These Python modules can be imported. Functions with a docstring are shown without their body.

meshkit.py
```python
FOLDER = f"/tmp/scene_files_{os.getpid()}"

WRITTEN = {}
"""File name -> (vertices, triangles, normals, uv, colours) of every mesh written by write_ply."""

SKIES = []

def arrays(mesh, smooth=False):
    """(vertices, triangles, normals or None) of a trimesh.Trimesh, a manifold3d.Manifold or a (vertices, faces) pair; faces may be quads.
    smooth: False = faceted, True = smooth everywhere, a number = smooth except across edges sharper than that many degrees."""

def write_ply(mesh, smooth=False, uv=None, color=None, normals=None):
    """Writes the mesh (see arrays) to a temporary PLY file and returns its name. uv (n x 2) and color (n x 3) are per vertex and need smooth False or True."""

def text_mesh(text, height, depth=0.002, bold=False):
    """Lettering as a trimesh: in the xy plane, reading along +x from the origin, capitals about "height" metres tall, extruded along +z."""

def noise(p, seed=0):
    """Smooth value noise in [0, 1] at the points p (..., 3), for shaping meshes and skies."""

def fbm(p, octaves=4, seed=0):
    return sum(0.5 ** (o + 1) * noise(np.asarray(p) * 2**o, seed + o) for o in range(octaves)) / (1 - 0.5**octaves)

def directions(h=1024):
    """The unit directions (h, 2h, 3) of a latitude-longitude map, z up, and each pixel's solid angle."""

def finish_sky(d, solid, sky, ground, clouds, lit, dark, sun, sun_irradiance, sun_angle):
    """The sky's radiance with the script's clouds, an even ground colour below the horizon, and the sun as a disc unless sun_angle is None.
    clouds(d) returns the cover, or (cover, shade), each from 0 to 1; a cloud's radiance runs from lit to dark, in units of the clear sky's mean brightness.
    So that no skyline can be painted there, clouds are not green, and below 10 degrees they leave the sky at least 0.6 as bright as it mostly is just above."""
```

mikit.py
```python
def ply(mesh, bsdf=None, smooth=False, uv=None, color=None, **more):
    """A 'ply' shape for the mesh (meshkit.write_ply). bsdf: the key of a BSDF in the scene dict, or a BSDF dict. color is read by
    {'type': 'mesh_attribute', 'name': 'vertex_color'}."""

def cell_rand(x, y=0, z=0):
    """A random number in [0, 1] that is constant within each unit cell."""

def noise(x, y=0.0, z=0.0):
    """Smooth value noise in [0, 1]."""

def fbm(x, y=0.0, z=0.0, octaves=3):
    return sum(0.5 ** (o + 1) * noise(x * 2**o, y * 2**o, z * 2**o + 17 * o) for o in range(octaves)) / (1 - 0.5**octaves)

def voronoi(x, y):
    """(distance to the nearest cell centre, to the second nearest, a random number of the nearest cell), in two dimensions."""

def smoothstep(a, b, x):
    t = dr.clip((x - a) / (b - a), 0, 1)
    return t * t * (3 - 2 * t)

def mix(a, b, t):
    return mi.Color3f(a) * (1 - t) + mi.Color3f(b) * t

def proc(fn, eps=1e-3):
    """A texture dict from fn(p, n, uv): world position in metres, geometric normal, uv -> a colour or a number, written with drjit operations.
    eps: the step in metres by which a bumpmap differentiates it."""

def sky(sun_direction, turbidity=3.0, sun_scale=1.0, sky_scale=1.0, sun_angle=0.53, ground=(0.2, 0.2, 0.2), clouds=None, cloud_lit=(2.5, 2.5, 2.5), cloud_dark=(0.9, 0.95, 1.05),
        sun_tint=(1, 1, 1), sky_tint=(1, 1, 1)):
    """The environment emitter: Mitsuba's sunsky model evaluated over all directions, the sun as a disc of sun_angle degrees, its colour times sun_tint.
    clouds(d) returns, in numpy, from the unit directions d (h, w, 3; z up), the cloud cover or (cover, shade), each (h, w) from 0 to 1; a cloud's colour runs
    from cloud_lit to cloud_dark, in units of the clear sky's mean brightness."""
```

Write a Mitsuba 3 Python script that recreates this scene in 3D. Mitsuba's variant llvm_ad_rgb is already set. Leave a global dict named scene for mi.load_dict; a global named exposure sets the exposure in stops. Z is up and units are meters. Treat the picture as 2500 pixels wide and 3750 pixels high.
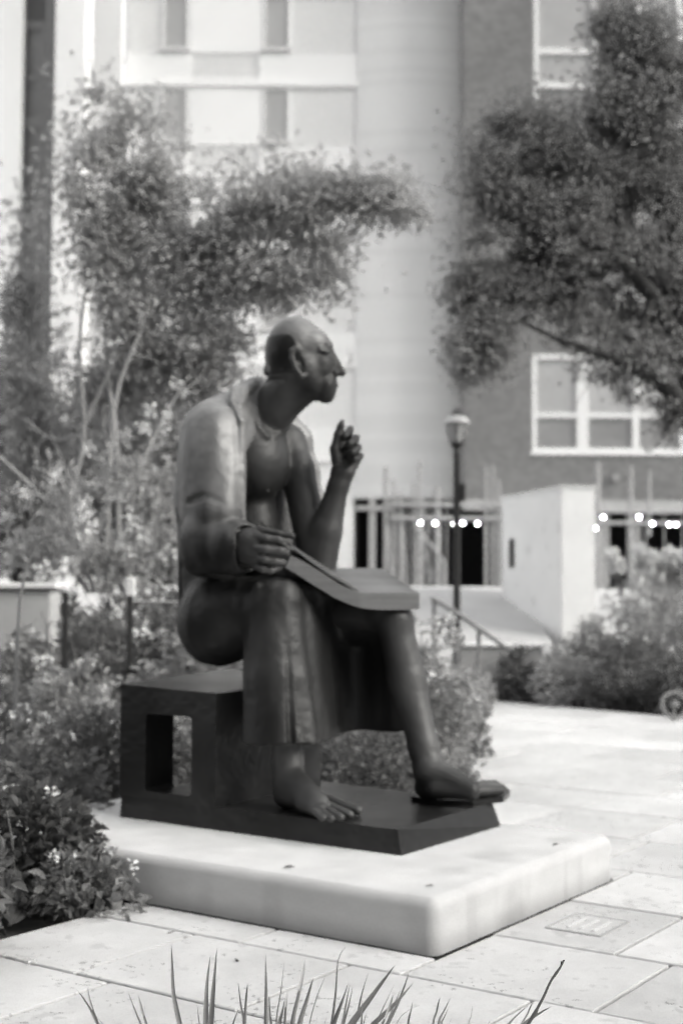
import math, random
import numpy as np, trimesh, manifold3d as m3
import drjit as dr
import mitsuba as mi
import mikit, meshkit
from shapely.geometry import Polygon
T = mi.ScalarTransform4f
scene, labels = {}, {}

# ---------------------------------------------------------------- camera, sky, exposure
exposure = 2.74
PITCH, ROLL, EYE = math.atan(0.053), math.radians(0.3), 1.25
fwd = np.array([0, math.cos(PITCH), math.sin(PITCH)])
up0 = np.array([0, -math.sin(PITCH), math.cos(PITCH)])
up = up0 * math.cos(ROLL) - np.array([1.0, 0, 0]) * math.sin(ROLL)
scene['camera'] = {'type': 'thinlens', 'fov': 2 * math.degrees(math.atan(0.25)), 'fov_axis': 'x',
                   'aperture_radius': 0.0085, 'focus_distance': 3.2, 'near_clip': 0.05, 'far_clip': 2000.0,
                   'to_world': T().look_at(origin=[0, 0, EYE], target=[0, float(fwd[1]), EYE + float(fwd[2])], up=[float(x) for x in up])}
def overcast(d):        # an even overcast, brighter towards the zenith as such skies are
    return np.ones(d.shape[:2]), 1 - np.clip(d[..., 2], 0, 1)
scene['sky'] = mikit.sky((0.86, -0.42, 0.60), turbidity=3, sun_scale=0.40, sun_angle=30, clouds=overcast,
                         cloud_lit=(2.1, 2.1, 2.1), cloud_dark=(1.15, 1.15, 1.15), sun_tint=(0.813, 1.0, 1.39), ground=(0.3, 0.3, 0.3))

# ---------------------------------------------------------------- helpers
def number(name):
    if name not in scene and name not in labels:
        return name
    k = 1
    while f'{name}_{k:03d}' in scene or f'{name}_{k:03d}' in labels:
        k += 1
    return f'{name}_{k:03d}'

COUNT = {}
def key_for(name, parent=None):
    full = name if parent is None else parent + '__' + name
    n = COUNT.get(full, 0)
    COUNT[full] = n + 1
    return full if n == 0 else f'{full}_{n:03d}'

def add(name, mesh, mat, parent=None, smooth=False, **kw):
    key = key_for(name, parent)
    scene[key] = mikit.ply(mesh, mat, smooth=smooth, **kw)
    return key

def add_shape(name, shape, parent=None):
    key = key_for(name, parent)
    scene[key] = shape
    return key

def root(name, label, cat, group=None):
    key = key_for(name)
    labels[key] = {'label': label, 'category': cat}
    if group:
        labels[key]['group'] = group
    return key

def tag(key, label=None, cat=None, group=None, kind=None):
    d = labels.setdefault(key, {})
    for k, v in (('label', label), ('category', cat), ('group', group), ('kind', kind)):
        if v:
            d[k] = v
    return key

def box(x0, x1, y0, y1, z0, z1):
    b = trimesh.creation.box(extents=[x1 - x0, y1 - y0, z1 - z0])
    b.apply_translation([(x0 + x1) / 2, (y0 + y1) / 2, (z0 + z1) / 2])
    return b

def hull(points):
    return m3.Manifold.hull_points(np.asarray(points, float))

def bevel_box(x0, x1, y0, y1, z0, z1, b=0.01):
    p = []
    for sx in (0, 1):
        for sy in (0, 1):
            for sz in (0, 1):
                c = np.array([(x0, x1)[sx], (y0, y1)[sy], (z0, z1)[sz]])
                o = np.array([(1, -1)[sx], (1, -1)[sy], (1, -1)[sz]]) * b
                for k in range(3):
                    q = c + o
                    q[k] = c[k]
                    p.append(q)
    return hull(p)

def cat(ms):
    return trimesh.util.concatenate([m if isinstance(m, trimesh.Trimesh) else to_tri(m) for m in ms])

def to_tri(m):
    v, f, _ = meshkit.arrays(m)
    return trimesh.Trimesh(v, f, process=False)

def tube(pts, radii, sides=7, cap=True):
    pts = np.asarray(pts, float)
    r = np.broadcast_to(np.asarray(radii, float), (len(pts),))
    t = np.gradient(pts, axis=0)
    t /= np.linalg.norm(t, axis=1, keepdims=True) + 1e-12
    ref = np.array([0.31, 0.87, 0.12])
    if abs(t[0] @ ref) / np.linalg.norm(ref) > 0.9:
        ref = np.array([1.0, 0.1, 0.0])
    a = np.cross(t, ref); a /= np.linalg.norm(a, axis=1, keepdims=True) + 1e-12
    b = np.cross(t, a)
    ang = np.arange(sides) * 2 * np.pi / sides
    v = pts[:, None] + r[:, None, None] * (a[:, None] * np.cos(ang)[None, :, None] + b[:, None] * np.sin(ang)[None, :, None])
    n = len(pts)
    i, j = np.meshgrid(np.arange(n - 1), np.arange(sides), indexing='ij')
    p, q = i * sides + j, i * sides + (j + 1) % sides
    f = np.stack([np.stack([p, q, q + sides], -1), np.stack([p, q + sides, p + sides], -1)], 2).reshape(-1, 3)
    v = v.reshape(-1, 3)
    if cap:
        v = np.vstack([v, pts[:1], pts[-1:]])
        c0, c1 = len(v) - 2, len(v) - 1
        js = np.arange(sides)
        f = np.vstack([f, np.stack([(js + 1) % sides, js, js * 0 + c0], 1), np.stack([(n - 1) * sides + js, (n - 1) * sides + (js + 1) % sides, js * 0 + c1], 1)])
    return trimesh.Trimesh(v, f[:, ::-1], process=False)

def smooth_path(pts, n):
    pts = np.asarray(pts, float)
    from scipy.interpolate import PchipInterpolator
    d = np.r_[0, np.cumsum(np.linalg.norm(np.diff(pts[:, :3], axis=0), axis=1))]
    return PchipInterpolator(d, pts)(np.linspace(0, d[-1], n))

def lathe(profile, sides=24, at=(0, 0, 0)):
    p = np.asarray(profile, float)
    ang = np.arange(sides) * 2 * np.pi / sides
    v = np.stack([p[:, None, 0] * np.cos(ang), p[:, None, 0] * np.sin(ang), np.repeat(p[:, 1:2], sides, 1)], -1).reshape(-1, 3) + np.asarray(at)
    n = len(p)
    i, j = np.meshgrid(np.arange(n - 1), np.arange(sides), indexing='ij')
    a, b = i * sides + j, i * sides + (j + 1) % sides
    f = np.stack([np.stack([a, b, b + sides], -1), np.stack([a, b + sides, a + sides], -1)], 2).reshape(-1, 3)
    return trimesh.Trimesh(v, f, process=False)

# ---------------------------------------------------------------- materials (the photograph is black and white: every colour is a grey)
N, F, SS, CR = mikit.noise, mikit.fbm, mikit.smoothstep, mikit.cell_rand
def grey(v):
    return {'type': 'rgb', 'value': [v, v, v]}
def mat(name, color, rough=0.6, spec=0.4, metallic=0.0, bump=None, bscale=1.0, two=True, **kw):
    b = {'type': 'principled', 'base_color': color if isinstance(color, dict) else grey(color), 'roughness': rough, 'specular': spec, 'metallic': metallic, **kw}
    if bump is not None:
        b = {'type': 'bumpmap', 'arbitrary': bump, 'scale': bscale, 'bsdf': b}
    scene[name] = {'type': 'twosided', 'bsdf': b} if two else b
    return name
def leaf_mat(name, fn, trans=0.8, rough=0.55):
    scene[name] = {'type': 'principledthin', 'base_color': mikit.proc(fn), 'roughness': rough, 'diff_trans': trans, 'spec_trans': 0.0}
    return name

def paver_fn(base):
    def fn(p, n, uv):
        big = F(p.x * 1.3, p.y * 1.3, 3.0, 3)
        mid = F(p.x * 9, p.y * 9, 7.0, 3)
        fine = N(p.x * 260, p.y * 260, 1.0)
        pit = SS(0.80, 0.90, N(p.x * 62, p.y * 62, 5.0)) * SS(0.45, 0.7, N(p.x * 6, p.y * 6, 9.0))
        blot = SS(0.62, 0.80, F(p.x * 24, p.y * 24, 11.0, 2)) * SS(0.4, 0.6, mid)
        return base * (0.80 + 0.36 * big) * (0.90 + 0.20 * mid) * (0.95 + 0.1 * fine) * (1 - 0.4 * pit) * (1 - 0.16 * blot)
    return fn
def paver_bump(p, n, uv):
    return F(p.x * 40, p.y * 40, 0.0, 3)
for i, b in enumerate((0.51, 0.565, 0.46)):
    mat(f'mat_paver_{i}', mikit.proc(paver_fn(b)), 0.75, 0.3, bump=mikit.proc(paver_bump, 2e-3), bscale=0.0015)
mat('mat_joint', mikit.proc(lambda p, n, uv: 0.05 + 0.05 * N(p.x * 120, p.y * 120, 1.0)), 0.95, 0.1)
def plinth_fn(p, n, uv):
    big = F(p.x * 2.1, p.y * 2.1, p.z * 2.1, 3)
    mid = F(p.x * 8, p.y * 8, p.z * 16, 3)
    fine = N(p.x * 180, p.y * 180, p.z * 180)
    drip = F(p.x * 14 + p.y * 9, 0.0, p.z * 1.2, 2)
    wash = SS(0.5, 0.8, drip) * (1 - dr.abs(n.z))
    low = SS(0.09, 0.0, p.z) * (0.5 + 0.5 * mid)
    stain = SS(0.56, 0.70, F(p.x * 3.3 + 2, p.y * 3.3, p.z * 2, 3))
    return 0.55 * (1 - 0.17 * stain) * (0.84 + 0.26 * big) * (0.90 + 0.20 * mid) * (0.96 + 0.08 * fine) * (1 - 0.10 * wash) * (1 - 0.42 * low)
mat('mat_plinth', mikit.proc(plinth_fn), 0.8, 0.25, bump=mikit.proc(lambda p, n, uv: F(p.x * 60, p.y * 60, p.z * 60, 3), 2e-3), bscale=0.0012)
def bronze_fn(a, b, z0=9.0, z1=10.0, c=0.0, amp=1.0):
    # patina: a dark waxed ground a, paler blotches b, and c, paler with height: weathered robe shoulders plus painted-in sky light
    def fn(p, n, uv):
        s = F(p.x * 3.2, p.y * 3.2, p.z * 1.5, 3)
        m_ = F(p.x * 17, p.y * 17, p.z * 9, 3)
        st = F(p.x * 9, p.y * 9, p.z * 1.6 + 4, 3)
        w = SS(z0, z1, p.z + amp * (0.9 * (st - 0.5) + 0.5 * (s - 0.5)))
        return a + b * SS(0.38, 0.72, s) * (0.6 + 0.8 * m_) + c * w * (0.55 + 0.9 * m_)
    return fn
def bronze_rough(p, n, uv):
    return 0.40 + 0.24 * F(p.x * 9, p.y * 6, p.z * 4, 3)
def hammered(p, n, uv):
    return F(p.x * 34, p.y * 34, p.z * 34, 3) + 0.6 * N(p.x * 9, p.y * 9, p.z * 9)
mat('mat_bronze', mikit.proc(bronze_fn(0.040, 0.075, 2.27, 2.50, 0.18, 0.22)), mikit.proc(bronze_rough), 0.5, 0.4, bump=mikit.proc(hammered, 2e-3), bscale=0.0032)  # paler head top: sky light painted into the bronze colour
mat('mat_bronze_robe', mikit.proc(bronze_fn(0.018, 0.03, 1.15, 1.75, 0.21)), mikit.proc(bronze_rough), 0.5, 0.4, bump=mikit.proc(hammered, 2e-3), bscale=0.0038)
mat('mat_bronze_dark', mikit.proc(bronze_fn(0.016, 0.02)), 0.32, 0.5, 0.35, bump=mikit.proc(hammered, 2e-3), bscale=0.003)
mat('mat_bronze_pages', mikit.proc(lambda p, n, uv: 0.17 + 0.10 * N(p.x * 5, p.y * 5, p.z * 210)), 0.36, 0.5, 0.7)
mat('mat_soil', mikit.proc(lambda p, n, uv: 0.05 + 0.06 * F(p.x * 14, p.y * 14, 0.0, 3)), 0.95, 0.1)
mat('mat_white_wall', mikit.proc(lambda p, n, uv: 0.86 * (0.93 + 0.10 * F(p.x * 0.9, p.y * 0.9, p.z * 0.5, 3))), 0.8, 0.2)
def stucco(p, n, uv):
    st = SS(0.52, 0.74, F(p.x * 5 + p.y * 3, 3.0, p.z * 0.9, 3)) * SS(2.4, 0.6, p.z) * 0.22
    sp = SS(0.66, 0.8, F(p.x * 9, p.y * 9, p.z * 4, 3)) * 0.18
    return 0.90 * (1 - st) * (1 - sp) * (0.95 + 0.08 * F(p.x * 3, p.y * 3, p.z * 3, 2))
mat('mat_stucco', mikit.proc(stucco), 0.85, 0.2)
mat('mat_siding', 0.75, 0.6, 0.3)
mat('mat_siding_dim', 0.71, 0.6, 0.3)
mat('mat_panel', mikit.proc(lambda p, n, uv: 0.87 * (0.96 + 0.07 * F(p.x * 0.7, 1.0, p.z * 0.7, 2))), 0.6, 0.3)
mat('mat_trim', 0.90, 0.5, 0.4)
mat('mat_course_0', mikit.proc(lambda p, n, uv: 0.83 * (0.95 + 0.08 * F(p.x * 1.1, p.y * 1.1, p.z * 0.6, 3))), 0.8, 0.2)
mat('mat_course_1', mikit.proc(lambda p, n, uv: 0.79 * (0.95 + 0.08 * F(p.x * 1.1, p.y * 1.1, p.z * 0.6, 3))), 0.8, 0.2)
def brick_fn(p, n, uv):
    row = dr.floor(p.z / 0.075)
    off = 0.1 * (row - 2 * dr.floor(row / 2))
    br = CR(dr.floor((p.x + off) / 0.2), row, 2.0)
    fz = p.z / 0.075 - row
    m_ = SS(0.0, 0.1, fz) * SS(1.0, 0.9, fz)
    return (0.17 + 0.07 * br) * m_ * (0.85 + 0.3 * F(p.x * 0.5, 0.0, p.z * 0.5, 3)) + 0.24 * (1 - m_)
mat('mat_brick', mikit.proc(brick_fn), 0.85, 0.2)
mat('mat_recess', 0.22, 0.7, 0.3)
mat('mat_frame', 0.80, 0.5, 0.4)
mat('mat_pane', mikit.proc(lambda p, n, uv: 0.36 + 0.10 * F(p.x * 0.8, 2.0, p.z * 1.1, 3)), 0.12, 0.7)
mat('mat_pane_blind', mikit.proc(lambda p, n, uv: 0.36 + 0.10 * F(p.x * 0.8, 2.0, p.z * 0.6, 3)), 0.3, 0.5)
mat('mat_pane_dark', mikit.proc(lambda p, n, uv: 0.20 + 0.10 * F(p.x * 0.8, 2.0, p.z * 2.1, 3)), 0.10, 0.7)
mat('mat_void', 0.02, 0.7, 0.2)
mat('mat_black_metal', 0.025, 0.4, 0.5)
mat('mat_grey_metal', 0.34, 0.45, 0.5)
mat('mat_pale_metal', 0.30, 0.45, 0.5)
mat('mat_concrete', mikit.proc(lambda p, n, uv: 0.46 * (0.88 + 0.24 * F(p.x * 1.7, p.y * 1.7, p.z * 1.7, 3))), 0.85, 0.2)
mat('mat_lantern_glass', 0.55, 0.2, 0.6)
mat('mat_bark_pale', mikit.proc(lambda p, n, uv: 0.30 + 0.22 * F(p.x * 9, p.y * 9, p.z * 2.4, 3)), 0.8, 0.2)
mat('mat_bark_dark', mikit.proc(lambda p, n, uv: 0.035 + 0.05 * F(p.x * 16, p.y * 16, p.z * 5, 3)), 0.9, 0.2)
mat('mat_stem', 0.16, 0.7, 0.3)
mat('mat_petal', mikit.proc(lambda p, n, uv: 0.72 + 0.16 * N(p.x * 60, p.y * 60, p.z * 60)), 0.7, 0.2)
leaf_mat('mat_leaf_tree', lambda p, n, uv: 0.40 + 0.60 * N(p.x * 17, p.y * 17, p.z * 17) * N(p.x * 2.1, p.y * 2.1, p.z * 2.1 + 5))
leaf_mat('mat_leaf_oak', lambda p, n, uv: 0.18 + 0.40 * N(p.x * 19, p.y * 19, p.z * 19) * (0.4 + N(p.x * 1.7, p.y * 1.7, p.z * 1.7 + 9)))
leaf_mat('mat_leaf_shrub', lambda p, n, uv: 0.13 + 0.28 * N(p.x * 31, p.y * 31, p.z * 31) * (0.35 + N(p.x * 4, p.y * 4, p.z * 4)))
leaf_mat('mat_leaf_dark', lambda p, n, uv: 0.07 + 0.20 * N(p.x * 31, p.y * 31, p.z * 31) * (0.35 + N(p.x * 4, p.y * 4, p.z * 4)))
leaf_mat('mat_leaf_pale', lambda p, n, uv: 0.28 + 0.42 * N(p.x * 27, p.y * 27, p.z * 27) * (0.4 + N(p.x * 3, p.y * 3, p.z * 3)))
def blade_fn(p, n, uv):
    return (0.24 + 0.16 * N(p.x * 9, p.y * 9, p.z * 5)) * (0.80 + 0.35 * N(uv.x * 26, uv.y * 1.5, 3.0)) * (1 + 0.5 * SS(0.12, 0.03, uv.x) + 0.5 * SS(0.88, 0.97, uv.x))
leaf_mat('mat_blade', blade_fn, 0.35, 0.42)
leaf_mat('mat_dry', lambda p, n, uv: 0.42 + 0.2 * N(uv.x * 20, uv.y * 3, 1.0), 0.4, 0.7)

# ---------------------------------------------------------------- ground, pavement, terrace
U = np.array([0.5678, 0.8231, 0.0]); V = np.array([-0.8231, 0.5678, 0.0]); C0 = np.array([0.3214, 4.6572, 0.0])
def uv2w(u, v, z=0.0):
    return C0 + U * u + V * v + np.array([0, 0, z])
g = trimesh.Trimesh([[-400, -200, -0.06], [400, -200, -0.06], [400, 600, -0.06], [-400, 600, -0.06]], [[0, 1, 2], [0, 2, 3]])
tag(add('ground', g, 'mat_soil'), 'dark bare soil under the planting beds around the plaza', 'ground', kind='structure')

PAVE = Polygon([(-9, 1.36), (-3, 1.36), (1.52, 1.36), (1.52, 0.55), (3.7, 1.95), (9.2, 4.75), (8.0, -0.2), (6.5, -6.5), (-9, -6.5)])
rows = [-8.4, -7.77, -7.14, -6.5, -5.87, -5.24, -4.61, -3.98, -3.35, -2.72, -2.09, -1.465, -0.835, -0.235, 0.385, 1.03, 1.69, 2.40, 3.11, 3.76, 4.48, 5.28, 5.95, 6.62, 7.28, 7.94, 8.6, 9.25]
offs = {-1.465: 0.685, -0.835: 0.183, -0.235: -0.012, 0.385: 0.190, 1.03: 0.0, 1.69: 0.21, 2.40: 0.31, 3.11: 0.27, 3.76: 0.71 - 0.667, 4.48: 0.35}
prng = random.Random(5)
sub = trimesh.creation.extrude_polygon(PAVE, 0.03, engine='earcut')
v = sub.vertices
sub.vertices = C0 + v[:, :1] * U + v[:, 1:2] * V + np.array([0, 0, 1]) * (v[:, 2:3] - 0.047)
pav = tag(add('pavement', sub, 'mat_joint'), 'pale paved plaza of large square concrete slabs laid in staggered rows', 'pavement', kind='structure')
plinth_poly = Polygon([(0.004, 0.004), (1.486, 0.004), (1.486, 2.39), (0.004, 2.39)])
npav = 0
for u0, u1 in zip(rows[:-1], rows[1:]):
    if u0 < -4.7:
        continue
    o = offs.get(u0, prng.random() * 0.667)
    for k in range(-11, 9):
        v0 = o + 0.667 * k
        cell = Polygon([(u0, v0), (u1, v0), (u1, v0 + 0.667), (u0, v0 + 0.667)]).buffer(-0.007, join_style=2).intersection(PAVE.buffer(-0.004)).difference(plinth_poly.buffer(0.014, join_style=2))
        for gpoly in getattr(cell, 'geoms', [cell]):
            if gpoly.is_empty or gpoly.area < 0.004:
                continue
            c = uv2w(gpoly.centroid.x, gpoly.centroid.y)
            if c[1] < 2.6 or abs(c[0]) > 0.30 * c[1] + 0.9 or npav >= 298:
                continue
            gp = gpoly.simplify(0.002)
            e = 0.004
            top = gp.buffer(-e, join_style=2)
            if top.is_empty or top.geom_type != 'Polygon' or len(top.exterior.coords) != len(gp.exterior.coords):
                m = trimesh.creation.extrude_polygon(gp, 0.045, engine='earcut')
            else:
                a = np.array(gp.exterior.coords[:-1]); b = np.array(top.exterior.coords[:-1])
                j = int(np.argmin(((b - a[0]) ** 2).sum(1)))
                b = np.roll(b, -j, 0)
                n = len(a)
                vv = np.vstack([np.c_[a, np.zeros(n)], np.c_[a, np.full(n, 0.041)], np.c_[b, np.full(n, 0.045)]])
                ff = []
                ccw = gp.exterior.is_ccw
                for i in range(n):
                    jn = (i + 1) % n
                    for s in (0, n):
                        ff += [[i + s, jn + s, jn + s + n], [i + s, jn + s + n, i + s + n]]
                tv, tf = trimesh.creation.triangulate_polygon(Polygon(b), engine='earcut')
                idx = [int(np.argmin(((b - q) ** 2).sum(1))) for q in tv]
                ff += [[2 * n + idx[q] for q in t] for t in tf]
                m = trimesh.Trimesh(vv, ff, process=False)
                m.fix_normals()
            dz = prng.uniform(-0.0015, 0.0015)
            q = np.array(m.vertices)
            m.vertices = C0 + q[:, :1] * U + q[:, 1:2] * V + np.array([0, 0, 1]) * (q[:, 2:3] - 0.045 + dz)
            add('paver', m, f'mat_paver_{prng.choice([0, 0, 1, 2])}', pav)
            npav += 1

# access plate let into the paver to the right of the plinth
cover = root('access_cover', 'square plate set flush in the paving to the right of the plinth', 'cover')
def uvquad(u0, u1, v0, v1, z0, z1):
    b = box(u0, u1, v0, v1, z0, z1)
    q = np.array(b.vertices)
    b.vertices = C0 + q[:, :1] * U + q[:, 1:2] * V + np.array([0, 0, 1]) * q[:, 2:3]
    b.fix_normals()
    return b
add('rim', cat([uvquad(0.57, 0.582, -0.345, -0.125, -0.01, 0.0035), uvquad(0.83, 0.842, -0.345, -0.125, -0.01, 0.0035), uvquad(0.582, 0.83, -0.345, -0.333, -0.01, 0.0035), uvquad(0.582, 0.83, -0.137, -0.125, -0.01, 0.0035)]), 'mat_grey_metal', cover)
add('plate', uvquad(0.582, 0.83, -0.333, -0.137, -0.01, 0.0025), 'mat_paver_2', cover)
for k in range(3):
    add('rib', uvquad(0.62, 0.78, -0.20 - 0.05 * k, -0.187 - 0.05 * k, 0.002, 0.006), 'mat_paver_1', cover)

# ---------------------------------------------------------------- the stone plinth
def rounded_plinth(L, W, Hh, r):
    sph = trimesh.creation.icosphere(subdivisions=4, radius=r).vertices
    ang = np.linspace(0, 2 * np.pi, 65)[:-1]
    ring = np.c_[np.cos(ang) * r, np.sin(ang) * r, ang * 0]
    p = []
    for cx in (r, L - r):
        for cy in (r, W - r):
            p.append(sph + [cx, cy, Hh - r])
            p.append(ring + [cx, cy, 0])
    h = to_tri(hull(np.vstack(p)))
    # subdivide so that the faces can undulate a little
    h = h.subdivide_to_size(0.05)
    vv = np.array(h.vertices)
    vv += (meshkit.fbm(vv * 5.0, 3)[:, None] - 0.5) * 0.006 * np.array([1, 1, 0.6])
    h.vertices = C0 + vv[:, :1] * U + vv[:, 1:2] * V + np.array([0, 0, 1]) * vv[:, 2:3]
    h.fix_normals()
    return h
pl = add('stone_plinth', rounded_plinth(1.48, 2.40, 0.19, 0.04), 'mat_plinth', smooth=35)
tag(pl, 'low pale stone plinth with rounded edges under the bronze seated figure', 'plinth')

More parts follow.
